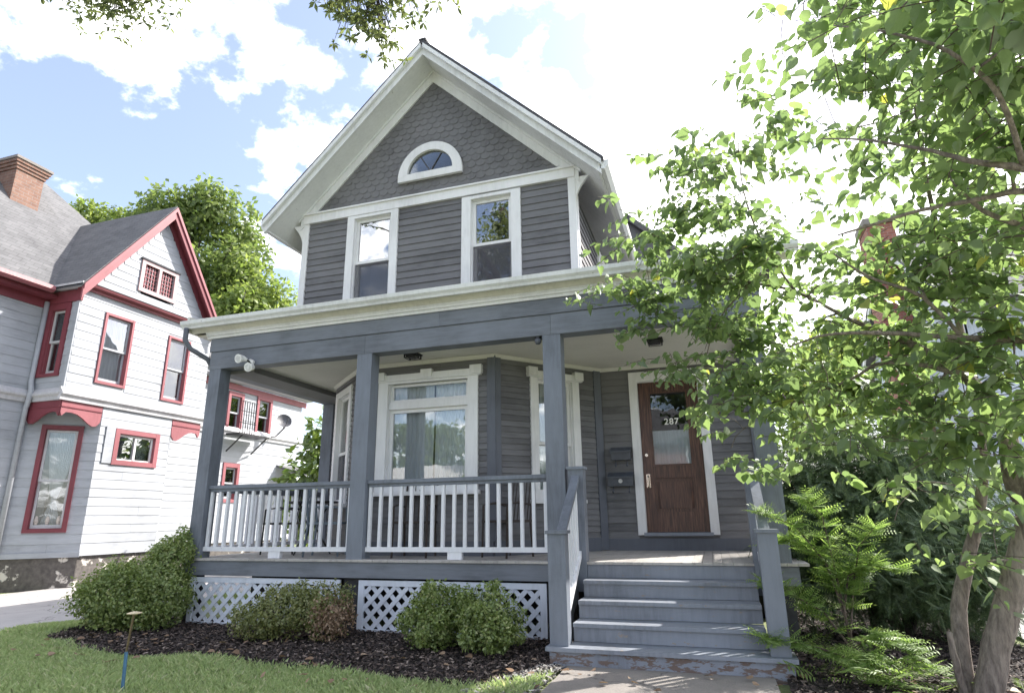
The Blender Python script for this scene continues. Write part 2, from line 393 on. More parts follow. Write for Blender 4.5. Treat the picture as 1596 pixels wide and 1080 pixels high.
class MB:
    def __init__(s, fr=W): s.v = []; s.f = []; s.fr = fr
    def add(s, vs, fs):
        k = len(s.v); s.v += [s.fr(*v) for v in vs]; s.f += [tuple(i + k for i in f) for f in fs]; return s
    def box(s, a0, a1, b0, b1, c0, c1):
        vs = [(a, b, c) for c in (c0, c1) for b in (b0, b1) for a in (a0, a1)]
        return s.add(vs, [(0, 2, 3, 1), (4, 5, 7, 6), (0, 1, 5, 4), (2, 6, 7, 3), (0, 4, 6, 2), (1, 3, 7, 5)])
    def hexa(s, vs):
        """eight corners in the order of box()"""
        return s.add(vs, [(0, 2, 3, 1), (4, 5, 7, 6), (0, 1, 5, 4), (2, 6, 7, 3), (0, 4, 6, 2), (1, 3, 7, 5)])
    def prism(s, poly, b0, b1):
        """poly of (a,c) in the wall plane, extruded along n from b0 to b1"""
        n = len(poly)
        vs = [(a, b0, c) for a, c in poly] + [(a, b1, c) for a, c in poly]
        fs = [tuple(range(n)), tuple(range(2 * n - 1, n - 1, -1))] + [(i, n + i, n + (i + 1) % n, (i + 1) % n) for i in range(n)]
        return s.add(vs, fs)
    def extr(s, prof, a0, a1):
        """profile of (n,z) run along s"""
        n = len(prof)
        vs = [(a0, b, c) for b, c in prof] + [(a1, b, c) for b, c in prof]
        return s.add(vs, [tuple(range(n)), tuple(range(2 * n - 1, n - 1, -1))] + [(i, n + i, n + (i + 1) % n, (i + 1) % n) for i in range(n)])
    def tube(s, pts, rad, n=8, cap=True):
        pts = [Vector(p) for p in pts]; k0 = len(s.v); m = len(pts)
        rad = [rad] * m if isinstance(rad, (int, float)) else rad
        up = Vector((0, 0, 1)); prev = None
        for i, p in enumerate(pts):
            t = (pts[min(i + 1, m - 1)] - pts[max(i - 1, 0)]).normalized()
            if prev is None:
                a = t.cross(up) if abs(t.z) < .95 else t.cross(Vector((1, 0, 0)))
            else: a = prev - t * prev.dot(t)
            a.normalize(); b = t.cross(a); prev = a
            for j in range(n):
                w = 2 * math.pi * j / n
                s.v.append(s.fr(*(p + (a * math.cos(w) + b * math.sin(w)) * rad[i])))
        for i in range(m - 1):
            for j in range(n):
                s.f.append((k0 + i * n + j, k0 + i * n + (j + 1) % n, k0 + (i + 1) * n + (j + 1) % n, k0 + (i + 1) * n + j))
        if cap:
            s.f.append(tuple(k0 + j for j in range(n))[::-1]); s.f.append(tuple(k0 + (m - 1) * n + j for j in range(n)))
        return s
    def lathe(s, cx, cy, prof, n=14):
        k0 = len(s.v); m = len(prof)
        for r, z in prof:
            for j in range(n):
                w = 2 * math.pi * j / n; s.v.append(s.fr(cx + r * math.cos(w), cy + r * math.sin(w), z))
        for i in range(m - 1):
            for j in range(n):
                s.f.append((k0 + i * n + j, k0 + i * n + (j + 1) % n, k0 + (i + 1) * n + (j + 1) % n, k0 + (i + 1) * n + j))
        s.f.append(tuple(k0 + j for j in range(n))[::-1]); s.f.append(tuple(k0 + (m - 1) * n + j for j in range(n)))
        return s
    def build(s, name, mat, parent=None, smooth=False, label=None, cat=None, group=None, kind=None, recalc=True):
        vs = s.v; c = sum(vs, Vector()) / len(vs); zmin = min(v.z for v in vs); c = Vector((c.x, c.y, zmin))
        me = bpy.data.meshes.new(name); me.from_pydata([tuple(v - c) for v in vs], [], s.f)
        if recalc:
            import bmesh
            bm = bmesh.new(); bm.from_mesh(me); bmesh.ops.recalc_face_normals(bm, faces=bm.faces); bm.to_mesh(me); bm.free()
        me.materials.append(MAT[mat])
        if smooth: me.polygons.foreach_set('use_smooth', [True] * len(me.polygons))
        o = bpy.data.objects.new(name, me); link(o, c, parent)
        return finish(o, label, cat, group, kind)
def np_obj(name, V, F, mat, parent=None, smooth=False, **k):
    """fast mesh object from arrays; F is (n,3) or (n,4)"""
    c = Vector(V.mean(0)); c.z = float(V[:, 2].min()); V = V - np.array(c)
    me = bpy.data.meshes.new(name); nv, nf, w = len(V), len(F), F.shape[1]
    me.vertices.add(nv); me.vertices.foreach_set('co', V.astype(np.float32).ravel())
    me.loops.add(nf * w); me.loops.foreach_set('vertex_index', F.astype(np.int32).ravel())
    me.polygons.add(nf); me.polygons.foreach_set('loop_start', np.arange(nf, dtype=np.int32) * w)
    if smooth: me.polygons.foreach_set('use_smooth', np.ones(nf, dtype=bool))
    me.update(calc_edges=True); me.materials.append(MAT[mat])
    o = bpy.data.objects.new(name, me); link(o, c, parent)
    return finish(o, **k)
def scatter(T, TF, P, Xd, Nd, S):
    """place template T (m,3: x along leaf, y across, z normal) at points P with axis Xd, normal Nd, size S"""
    Xd = Xd / (np.linalg.norm(Xd, axis=1, keepdims=True) + 1e-9)
    Y = np.cross(Nd, Xd); Y /= (np.linalg.norm(Y, axis=1, keepdims=True) + 1e-9)
    Z = np.cross(Xd, Y)
    M = np.stack([Xd, Y, Z], 1)                       # n,3,3
    V = np.einsum('mk,nkj->nmj', T, M) * np.asarray(S).reshape(-1, 1, 1) + P[:, None, :]
    n, m = len(P), len(T)
    F = (TF[None] + (np.arange(n) * m)[:, None, None]).reshape(-1, TF.shape[1])
    return V.reshape(-1, 3), F
# leaf templates
DIAMOND = (np.array([[0, 0, 0], [.5, .28, .06], [1, 0, -.05], [.5, -.28, .06]]), np.array([[0, 1, 2, 3]]))
HEART = (np.array([[0, 0, 0], [-.10, .22, .02], [.02, .42, .05], [.30, .50, .06], [.62, .34, .04], [1.0, 0, -.10], [.62, -.34, .04], [.30, -.50, .06], [.02, -.42, .05], [-.10, -.22, .02], [.45, 0, -.03]], float),
         np.array([[10, 0, 1], [10, 1, 2], [10, 2, 3], [10, 3, 4], [10, 4, 5], [10, 5, 6], [10, 6, 7], [10, 7, 8], [10, 8, 9], [10, 9, 0]]))
HEART2 = (HEART[0] * np.array([.95, .72, 1]) + np.stack([np.zeros(11), np.zeros(11), np.abs(HEART[0][:, 1]) * .55 - .22 * HEART[0][:, 0] ** 2], 1), HEART[1])
def pinnate(npair=8, w=.17):
    V = []; F = []
    for i in range(npair):
        x = .12 + .85 * i / npair; h = w * (1.25 - .6 * abs(i / npair - .4))
        for sgn in (1, -1):
            k = len(V)
            V += [[x, 0, 0], [x + .02, sgn * h * .5, .03], [x + .06, sgn * h * 1.15, -.03], [x + .075, sgn * h * .5, .0]]
            F.append([k, k + 1, k + 2, k + 3])
    k = len(V); V += [[1.0, 0, -.02], [1.08, .03, -.03], [1.17, 0, -.06], [1.08, -.03, -.03]]; F.append([k, k + 1, k + 2, k + 3])
    k = len(V); V += [[0, .006, 0], [1, .003, -.01], [1, -.003, -.01], [0, -.006, 0]]; F.append([k, k + 1, k + 2, k + 3])
    return np.array(V, float), np.array(F)
PINN = pinnate(7, .24)
def spray(nn=11):
    V = []; F = []
    for i in range(nn):
        x = .05 + .9 * i / nn
        for sgn in (1, -1):
            l = .20 * (1 - .55 * i / nn); k = len(V)
            V += [[x, 0, 0], [x + l * .45, sgn * l * .42, .02], [x + l * .9, sgn * l, -.03], [x + l * .55, sgn * l * .62 - sgn * .05, .0]]
            F.append([k, k + 1, k + 2, k + 3])
    return np.array(V, float), np.array(F)
SPRAY = spray()
def unit(n):
    v = RNG.normal(size=(n, 3)); return v / np.linalg.norm(v, axis=1, keepdims=True)

# ------------------------------------------------------------------ builders for walls and windows
def subtract(iv, cuts):
    out = [iv]
    for a, b in cuts:
        nx = []
        for p, q in out:
            if b <= p or a >= q: nx.append((p, q)); continue
            if a > p + .02: nx.append((p, a))
            if b < q - .02: nx.append((b, q))
        out = nx
    return out
def wall(parent, name, fr, s0, s1, z0, z1, ops, expo, mat, label=None, lim=None, boards='parts', backing=True, pad=.05, thick=.12, proud=.024):
    """backing wall round the openings plus one clapboard object per course and bay"""
    mb = MB(fr)
    if lim is None:
        xs = sorted({s0, s1, *[o[0] for o in ops], *[o[1] for o in ops]})
        for a, b in zip(xs[:-1], xs[1:]):
            cuts = [(o[2], o[3]) for o in ops if o[0] <= a + 1e-6 and o[1] >= b - 1e-6]
            for p, q in subtract((z0, z1), cuts): mb.box(a, b, -thick, 0, p, q)
    else:
        zz = z0
        while zz < z1 - .02:
            ze = min(zz + expo * 2, z1); a, b = lim(ze)
            a2, b2 = lim(zz)
            for p, q in subtract((a2, b2), [(o[0], o[1]) for o in ops if o[2] < ze and o[3] > zz]):
                mb.box(p, q, -thick, 0, zz, ze)
            zz = ze
    w = mb.build(name, mat, parent, label=label)
    z = z0; bag = MB(fr)
    while z < z1 - .01:
        zt = min(z + expo, z1); zm = (z + zt) / 2
        a, b = (s0, s1) if lim is None else lim(zm)
        for p, q in subtract((a, b), [(o[0] - pad, o[1] + pad) for o in ops if o[2] - pad < zm < o[3] + pad]):
            if q - p < .03: continue
            e = random.uniform(-.0015, .0015); zo = random.uniform(-.002, .002)
            prof = [(.001, z + zo), (proud + e, z + zo), (proud * .33 + e, zt + .012), (.001, zt + .012)]
            if boards == 'parts':
                cut = [p, q]
                if q - p > 1.3 and random.random() < .35: cut = [p, random.uniform(p + .4, q - .4), q]
                for a_, b_ in zip(cut[:-1], cut[1:]): MB(fr).extr(prof, a_, b_ - (.005 if b_ < q else 0)).build('clapboard', mat, w, recalc=False)
            else: bag.extr(prof, p, q)
        z = zt
    if bag.v: bag.build('clapboards', mat, w, kind='stuff', recalc=False)
    return w
def wavy(fr, s0, s1, z0, z1, n, amp=.03, waves=9, pinch=None):
    mb = MB(fr); N = 48; M = 8
    for j in range(M + 1):
        z = z0 + (z1 - z0) * j / M
        for i in range(N + 1):
            t = i / N; s = s0 + (s1 - s0) * t
            if pinch:
                k = pinch(j / M); c = (s0 + s1) / 2; s = c + (s - c) * k
            mb.v.append(fr(s, n + amp * math.sin(t * waves * 2 * math.pi + .6 * math.sin(j)), z))
    for j in range(M):
        for i in range(N):
            k = j * (N + 1) + i; mb.f.append((k, k + 1, k + N + 2, k + N + 1))
    return mb
def pane(fr, s0, s1, z0, z1, n, mat, parent, name='pane'):
    return MB(fr).box(s0, s1, n - .003, n + .003, z0, z1).build(name, mat, parent)
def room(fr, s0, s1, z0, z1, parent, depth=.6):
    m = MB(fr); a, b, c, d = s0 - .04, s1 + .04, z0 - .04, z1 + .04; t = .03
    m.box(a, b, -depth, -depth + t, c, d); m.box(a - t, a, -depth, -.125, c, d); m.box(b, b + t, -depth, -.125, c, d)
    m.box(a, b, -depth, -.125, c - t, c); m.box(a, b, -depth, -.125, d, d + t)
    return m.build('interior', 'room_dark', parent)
def frame4(mb, s0, s1, z0, z1, w, n0, n1, wb=None, wt=None):
    wb = w if wb is None else wb; wt = w if wt is None else wt
    mb.box(s0, s0 + w, n0, n1, z0, z1); mb.box(s1 - w, s1, n0, n1, z0, z1)
    mb.box(s0 + w, s1 - w, n0, n1, z0, z0 + wb); mb.box(s0 + w, s1 - w, n0, n1, z1 - wt, z1)
    return mb
def window(parent, fr, s0, s1, z0, z1, cas=.11, cast=.12, casb=.06, mat='white_trim', sash='white_trim', meet=None, gl='glass',
           curtain=None, proud=.045, sill=True, screen=False, head=None, label=None, inner=True):
    """double-hung window; s0..z1 is the opening"""
    mb = MB(fr)
    mb.box(s0 - cas, s0, .0, proud, z0 - casb, z1 + cast); mb.box(s1, s1 + cas, .0, proud, z0 - casb, z1 + cast)
    mb.box(s0, s1, .0, proud - .003, z1, z1 + cast)
    if casb > 0: mb.box(s0, s1, .0, proud - .003, z0 - casb, z0)
    # jamb lining
    mb.box(s0 - .012, s0 + .012, -.12, -.001, z0, z1); mb.box(s1 - .012, s1 + .012, -.12, -.001, z0, z1)
    mb.box(s0 + .012, s1 - .012, -.12, -.001, z1 - .012, z1 + .01); mb.box(s0 + .012, s1 - .012, -.12, -.001, z0 - .01, z0 + .012)
    w = mb.build('window', mat, parent, label=label)
    if sill: MB(fr).box(s0 - cas - .03, s1 + cas + .03, .0, proud + .045, z0 - casb - .045, z0 - casb + .004).build('sill', mat, w)
    if head: head(w)
    zm = z0 + (z1 - z0) * .5 if meet is None else meet
    a, b = s0 + .013, s1 - .013
    us = frame4(MB(fr), a, b, zm - .02, z1 - .013, .045, -.065, -.025).build('sash', sash, w)
    pane(fr, a + .044, b - .044, zm + .024, z1 - .056, -.045, gl, us)
    ls = frame4(MB(fr), a, b, z0 + .013, zm + .022, .045, -.108, -.068, wb=.07).build('sash', sash, w)
    pane(fr, a + .044, b - .044, z0 + .08, zm - .02, -.088, gl, ls)
    if screen:
        MB(fr).box(a + .004, b - .004, -.035, -.030, z0 + .02, zm - .024).build('insect_screen', 'screen_mesh', w)
    if curtain:
        for (c0, c1, d0, d1, mt, wv) in curtain:
            wavy(fr, s0 + (s1 - s0) * c0, s0 + (s1 - s0) * c1, z0 + (z1 - z0) * d0, z0 + (z1 - z0) * d1, -.15, .014, wv).build('curtain', mt, w, smooth=True)
    if inner: room(fr, s0, s1, z0, z1, w)
    return w

def screen_mat():
    t = NT('screen_mesh')
    d = t.n('ShaderNodeBsdfDiffuse'); d.inputs[0].default_value = (.13, .13, .15, 1)
    tr = t.n('ShaderNodeBsdfTransparent')
    m = t.n('ShaderNodeMixShader'); m.inputs[0].default_value = .38; t.l(tr.outputs[0], m.inputs[1]); t.l(d.outputs[0], m.inputs[2])
    t.l(m.outputs[0], t.out.inputs[0]); MAT['screen_mesh'] = t.m
screen_mat()

# ------------------------------------------------------------------ ground
def sheet(name, poly, z, mat, kind='structure', **k):
    m = MB(); m.v = [Vector((x, y, z)) for x, y in poly]; m.f = [tuple(range(len(poly)))]
    return m.build(name, mat, kind=kind, **k)
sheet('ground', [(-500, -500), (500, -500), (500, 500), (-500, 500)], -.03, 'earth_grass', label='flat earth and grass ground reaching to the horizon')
MULCH = [(-.75, -1.15), (.2, -1.62), (1.2, -1.72), (2.4, -1.70), (3.4, -1.74), (4.4, -1.90), (5.0, -1.98), (5.32, -1.75), (5.42, -1.10), (5.42, .3), (-.9, .3), (-1.05, -.5)]
MULCH_R = [(7.25, -1.0), (7.22, -2.2), (7.6, -2.6), (9.2, -2.5), (9.55, -1.0), (9.55, 3.0), (7.6, 3.0)]
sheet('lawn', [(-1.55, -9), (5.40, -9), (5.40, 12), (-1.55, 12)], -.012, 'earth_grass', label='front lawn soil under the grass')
sheet('mulch_bed', MULCH, .012, 'mulch', label='dark mulch bed along the porch lattice')
sheet('mulch_bed', MULCH_R, .012, 'mulch', label='dark mulch bed under the multi-stemmed tree')
sheet('driveway', [(-6.2, -9), (-1.55, -9), (-1.55, 30), (-6.2, 30)], .002, 'driveway', label='pale sunlit driveway beside the red trimmed house')
sheet('driveway', [(9.75, -9), (14.2, -9), (14.2, 30), (9.75, 30)], .002, 'driveway', label='pale driveway beyond the multi-stemmed tree')
for i, (ya, yb) in enumerate(((-1.02, -1.60), (-1.615, -2.9), (-2.915, -4.2), (-4.215, -5.5), (-5.515, -6.8), (-6.815, -9.0))):
    MB().box(5.46, 7.16, yb, ya, -.08, .016 + .006 * (i % 2)).build('walkway', 'concrete', kind='structure', label='concrete walkway slab leading to the porch steps')
sheet('pavement', [(-60, -10.6), (60, -10.6), (60, -9), (-60, -9)], .006, 'concrete', label='concrete pavement along the street')
sheet('road', [(-120, -21), (120, -21), (120, -12.2), (-120, -12.2)], .004, 'asphalt', label='asphalt street in front of the houses')

# ------------------------------------------------------------------ main house
HOUSE = empty('house', (3.1, .78, 0), 'slate grey clapboard house with white gable trim and a wide front porch', 'house')
FY = .78
F_front = FR((0, FY), d=(1, 0))
F_ra = FR((4.12, FY), (5.36, 2.2))
F_la = FR((.93, 1.85), (2.09, FY))
F_door = FR((0, 2.2), d=(1, 0))
F_right = FR((5.36, FY), d=(0, 1))
XL, XR = .86, 5.36
ZF = .81; ZC = 3.45

# upper storey front wall
UW = [(1.80, 2.45, 4.42, 5.90), (3.79, 4.42, 4.42, 5.88)]
wall(HOUSE, 'upper_wall', F_front, XL + .06, XR - .06, 4.0, 5.95, [(o[0] - .02, o[1] + .02, o[2], o[3]) for o in UW], .11, 'siding_slate', pad=.09)
for i, (a, b, c, d) in enumerate(UW):
    window(HOUSE, F_front, a, b, c, d, cas=.125 if i == 0 else .145, cast=.05, casb=.05, meet=5.15, gl='glass', screen=True, proud=.05)
# corner boards, frieze band
def board(name, mat, fr, *b, parent=HOUSE, **k): return MB(fr).box(*b).build(name, mat, parent, **k)
board('corner_board', 'white_trim', F_front, XL - .02, XL + .085, -.10, .040, 4.0, 5.95)
board('corner_board', 'white_trim', F_front, XR - .085, XR + .02, -.10, .040, 4.0, 5.95)
board('frieze_band', 'white_trim', F_front, XL - .02, XR + .02, .0, .055, 5.955, 6.10)
board('drip_cap', 'white_trim', F_front, XL - .02, XR + .02, .0, .085, 6.10, 6.125)
# gable wall with fish-scale shingles
APX, APZ = 3.11, 8.50; SL = .985
gw = MB(F_front).prism([(XL, 5.95), (XR, 5.95), (XR, APZ - SL * (XR - APX) - .10), (APX, APZ - .10), (XL, APZ - SL * (APX - XL) - .10)], -.12, -.004).build('gable_wall', 'siding_slate', HOUSE)
HC, HZ, HO = 3.11, 6.435, .545
TW, TE = .15, .104
tpl = None; row = 0; z = 6.13
def scale_mesh():
    me = bpy.data.meshes.new('shingle'); h = TE * 1.55; w = TW * .496; V = []; pts = []
    for k in range(7):
        a = math.pi + math.pi * k / 6; pts.append((w * math.cos(a), .055 + .055 * math.sin(a)))
    pts += [(w, h), (-w, h)]
    n = len(pts)
    f = [(x, -.016 + .011 * (zz / h), zz) for x, zz in pts]; b = [(x, -.008 + .007 * (zz / h), zz) for x, zz in pts]
    me.from_pydata(f + b, [], [tuple(range(n))[::1]] + [(i, n + i, n + (i + 1) % n, (i + 1) % n) for i in range(n)])
    me.materials.append(MAT['gable_slate']); return me
SM = scale_mesh(); rest = []; cnt = 0; spots = []
while z < 8.1:
    x = XL + (TW / 2 if row % 2 else 0)
    while x < XR:
        top = APZ - SL * abs(x - APX)
        inhalf = (z + .09 > HZ - .03) and math.hypot(x - HC, z + .06 - HZ) < HO - .03 and z > HZ - .09
        if z + .02 < top - .36 and not inhalf: spots.append((x, z))
        x += TW
    z += TE; row += 1
spots.sort(key=lambda p: p[1])
for i, (x, z) in enumerate(spots):
    if i < 300:
        o = bpy.data.objects.new('shingle', SM); link(o, (x + random.uniform(-.001, .001), FY - .004 - random.uniform(0, .003), z + random.uniform(-.006, .006)), gw)
        o.rotation_euler = (0, random.uniform(-.02, .02), 0)
    else: rest.append((x, z))
if rest:
    m = MB()
    for x, z in rest:
        k = len(m.v); m.v += [Vector(v.co) + Vector((x, FY - .004, z)) for v in SM.vertices]; m.f += [tuple(i + k for i in p.vertices) for p in SM.polygons]
    m.build('upper_shingles', 'gable_slate', gw, kind='stuff')
# half-round window
hm = MB(F_front); N = 24
outer = [(HC + HO * math.cos(math.pi * k / N), HZ + HO * 1.03 * math.sin(math.pi * k / N)) for k in range(N + 1)]
inn = [(HC + .385 * math.cos(math.pi * k / N), HZ + .055 + .37 * math.sin(math.pi * k / N)) for k in range(N + 1)]
for k in range(N):
    (a, b), (c, d), (e, f), (g, h) = outer[k], outer[k + 1], inn[k], inn[k + 1]
    hm.hexa([(a, .03, b), (c, .03, d), (a, .085, b), (c, .085, d), (e, .03, f), (g, .03, h), (e, .085, f), (g, .085, h)])
hm.box(HC - HO, HC + HO, .03, .083, HZ - .06, HZ + .056)
hw = hm.build('half_round_window', 'white_trim', HOUSE)
MB(F_front).prism(inn, .036, .040).build('pane', 'glass_dim', hw)
MB(F_front).prism(inn, .004, .03).build('interior', 'room_dark', hw)
for ang in (60, 120):
    MB(F_front).tube([(HC, .045, HZ + .06), (HC + .36 * math.cos(R(ang)), .045, HZ + .055 + .35 * math.sin(R(ang)))], .009, 5).build('muntin', 'screen_dark', hw)

# main roof: two slabs, rakes, soffits
RY0, RY1 = .36, 9.5
EX = 2.69
def slope_box(sgn, x0, x1, y0, y1, top, bot):
    """slab following the roof slope; x0,x1 distances from the ridge"""
    m = MB(); vs = []
    for zz in (bot, top):
        for y in (y0, y1):
            for dx in (x0, x1): vs.append((APX + sgn * dx, y, APZ - SL * dx + zz))
    return m.hexa(vs)
for sgn in (-1, 1):
    rf = slope_box(sgn, 0.0, EX + .06, RY0 - .05, RY1, .13, .06).build('roof', 'roof_dark', HOUSE)
    slope_box(sgn, 0.0, EX + .02, RY0 - .02, RY0 + .02, .056, -.14).build('rake_board', 'white_worn', rf)
    slope_box(sgn, 0.02, EX + .03, RY0 - .075, RY0 - .024, .058, -.02).build('rake_crown', 'white_worn', rf)
    slope_box(sgn, 0.0, EX - .02, RY0 + .023, RY1, -.10, -.125).build('rake_soffit', 'white_worn', rf)
    slope_box(sgn, 0.0, EX - .36, FY - .042, FY - .008, -.128, -.345).build('rake_frieze', 'white_worn', rf)
    slope_box(sgn, 0.0, EX - .33, FY - .062, FY - .044, -.128, -.175).build('bed_moulding', 'white_worn', rf)
    # side eave: soffit, fascia, gutter
    xe = APX + sgn * EX; ze = APZ - SL * EX
    xi = XR if sgn > 0 else XL
    zi = ze + .02
    MB().hexa([(a, y, zz) for zz in (ze - .12, ze + .05) for y in (RY0 + .02, RY1) for a in sorted((xe - sgn * .028, xe + sgn * .004))]).build('eave_fascia', 'white_worn', rf)
    gp = [(0, .03), (0, -.09), (.06, -.10), (.11, -.04), (.12, .03)]
    MB(FR((xe + sgn * .006, RY0 - .02), d=(0, sgn)) if sgn > 0 else FR((xe + sgn * .006, RY1), d=(0, -1))).extr([(n, ze + zz) for n, zz in gp], 0, RY1 - RY0 - .02).build('eave_gutter', 'white_worn', rf)
    MB(F_front).prism([(xi + sgn * .021, ze - .30)] + [(xi + sgn * (.021 + .20 * (k / 8) ** 2.0), ze - .30 + .40 * k / 8) for k in range(9)] + [(xi + sgn * .021, ze + .10)], -.02, .03).build('corner_bracket', 'white_trim', rf)
MB().box(APX - .06, APX + .06, RY0 - .05, RY1, APZ + .105, APZ + .15).build('ridge_cap', 'roof_dark', HOUSE)

# right side wall of the main block (upper), with windows, and the unseen left and back walls
wall(HOUSE, 'side_wall', F_right, .06, 8.6, 4.0, 5.72, [(1.75, 2.5, 4.3, 5.5)], .11, 'siding_slate', boards='stuff', pad=.09)
window(HOUSE, F_right, 1.77, 2.48, 4.3, 5.5, cas=.1, cast=.1, casb=.05, screen=False)
board('side_corner_board', 'white_trim', F_right, .0, .10, .0, .035, 4.0, 5.72)
board('left_wall', 'siding_slate', FR((.93, 9.4), (.93, 1.85)), 0, 7.55, -.12, 0, 0, 5.75)
board('back_wall', 'siding_slate', W, .9, 7.4, 9.38, 9.48, 0, 6.2)

# lower bay
BW = (2.53, 3.76, 1.70, 3.16)
wall(HOUSE, 'bay_wall', F_front, 2.09, 4.12, ZF + .18, ZC, [(BW[0] - .03, BW[1] + .03, BW[2], BW[3])], .078, 'siding_slate', pad=.10)
def bay_head(w, fr=F_front, s0=BW[0] - .15, s1=BW[1] + .15, z=BW[3]):
    MB(fr).box(s0 - .05, s1 + .05, .0, .075, z + .012, z + .105).build('head_board', 'white_trim', w)
    for c in (s0 + .02, (s0 + s1) / 2, s1 - .02):
        MB(fr).box(c - .085, c + .085, .0, .095, z + .03, z + .15).build('head_block', 'white_trim', w)
# picture window with a transom
mb = MB(F_front); a, b, c, d = BW
mb.box(a - .15, a, 0, .05, c - .07, d + .012); mb.box(b, b + .15, 0, .05, c - .07, d + .012)
mb.box(a, b, 0, .047, d - .02, d + .012); mb.box(a, b, 0, .047, c - .07, c)
mb.box(a - .012, a + .012, -.12, -.001, c, d); mb.box(b - .012, b + .012, -.12, -.001, c, d)
pw = mb.build('picture_window', 'white_trim', HOUSE)
bay_head(pw)
MB(F_front).box(a - .18, b + .18, 0, .10, c - .12, c - .066).build('sill', 'white_trim', pw)
MB(F_front).box(a + .013, b - .013, -.10, .012, 2.775, 2.875).build('transom_bar', 'white_trim', pw)
s1_ = frame4(MB(F_front), a + .013, b - .013, 2.876, d - .021, .04, -.08, -.03).build('sash', 'white_trim', pw)
pane(F_front, a + .052, b - .052, 2.915, d - .06, -.055, 'glass_dim', s1_)
s2_ = frame4(MB(F_front), a + .013, b - .013, c + .001, 2.774, .05, -.08, -.03).build('sash', 'white_trim', pw)
pane(F_front, a + .062, b - .062, c + .05, 2.725, -.055, 'glass_bay', s2_)
wavy(F_front, a + .03, a + .655, c + .02, d - .02, -.135, .014, 9).build('curtain', 'curtain', pw, smooth=True)
wavy(F_front, a + .68, b - .02, c + .02, d - .02, -.135, .014, 9).build('curtain', 'curtain', pw, smooth=True)
room(F_front, a, b, c, d, pw)
# angled sides
RA = (.70, 1.31, 1.56, 3.18)
wall(HOUSE, 'bay_wall', F_ra, 0, F_ra.L - .02, ZF + .18, ZC, [(RA[0] - .02, RA[1] + .02, RA[2], RA[3])], .078, 'siding_slate', pad=.09)
def ra_head(w):
    s0, s1, z = RA[0] - .12, RA[1] + .12, RA[3]
    MB(F_ra).box(s0 - .05, s1 + .05, .0, .075, z + .012, z + .105).build('head_board', 'white_trim', w)
    for c_ in (s0 + .02, s1 - .02): MB(F_ra).box(c_ - .075, c_ + .075, .0, .095, z + .03, z + .15).build('head_block', 'white_trim', w)
window(HOUSE, F_ra, *RA, cas=.12, cast=.012, casb=.06, meet=2.27, head=ra_head, gl='glass_soft', curtain=[(.02, .45, .05, .98, 'curtain', 4)])
LAo = (.28, .98, 1.56, 3.18)
wall(HOUSE, 'bay_wall', F_la, .02, F_la.L, ZF + .18, ZC, [(LAo[0] - .02, LAo[1] + .02, LAo[2], LAo[3])], .078, 'siding_slate', boards='stuff', pad=.09)
window(HOUSE, F_la, *LAo, cas=.12, cast=.10, casb=.06, meet=2.27, gl='glass', screen=True)
for fr_, s in ((F_front, 2.05), (F_front, 4.04)):
    board('bay_corner_board', 'trim_slate_dark', fr_, s, s + .12, .0, .034, ZF + .18, ZC)
board('bay_corner_board', 'trim_slate_dark', F_ra, -.0, .10, .0, .034, ZF + .18, ZC)
board('bay_corner_board', 'trim_slate_dark', F_ra, F_ra.L - .16, F_ra.L - .03, .0, .034, ZF + .01, ZC)
# skirt boards at the foot of the porch walls
for fr_, s0, s1 in ((F_front, 2.09, 4.12), (F_ra, 0, F_ra.L - .16), (F_la, 0, F_la.L)):
    board('skirt_board', 'trim_slate_dark', fr_, s0, s1, -.1, .03, ZF, ZF + .18)
# door wall
DX0, DX1, DZ0, DZ1 = 5.90, 6.765, 1.045, 3.20
wall(HOUSE, 'door_wall', F_door, 5.36, 7.52, ZF + .16, ZC, [(DX0 - .05, DX1 + .05, DZ0 - .04, DZ1)], .105, 'siding_slate', pad=.05)
board('skirt_board', 'trim_slate_dark', F_door, 5.36, 7.52, -.1, .03, ZF, ZF + .16)
board('corner_board', 'trim_slate_dark', F_door, 7.42, 7.54, .0, .035, ZF, ZC)
board('wing_side_wall', 'siding_slate', FR((7.52, 2.2), d=(0, 1)), .0, 7.2, -.12, 0, 0, 4.6)
# rear wing roof rising behind the porch roof
m = MB(); m.v = [Vector(v) for v in ((5.2, 4.6, 7.75), (7.95, 4.6, 5.1), (7.95, 9.6, 5.1), (5.2, 9.6, 7.75), (5.2, 4.6, 7.6), (7.95, 4.6, 4.95), (7.95, 9.6, 4.95), (5.2, 9.6, 7.6))]
m.f = [(0, 1, 2, 3), (7, 6, 5, 4), (0, 4, 5, 1), (1, 5, 6, 2), (2, 6, 7, 3), (3, 7, 4, 0)]
m.build('wing_roof', 'roof_grey', HOUSE)
m = MB(W); m.add([(5.37, 4.75, 4.4), (7.5, 4.75, 4.4), (7.5, 4.75, 5.42), (5.37, 4.75, 7.55), (5.37, 4.85, 4.4), (7.5, 4.85, 4.4), (7.5, 4.85, 5.42), (5.37, 4.85, 7.55)],
                 [(0, 1, 2, 3), (7, 6, 5, 4), (0, 4, 5, 1), (1, 5, 6, 2), (2, 6, 7, 3), (3, 7, 4, 0)])
m.build('wing_wall', 'siding_slate', HOUSE)
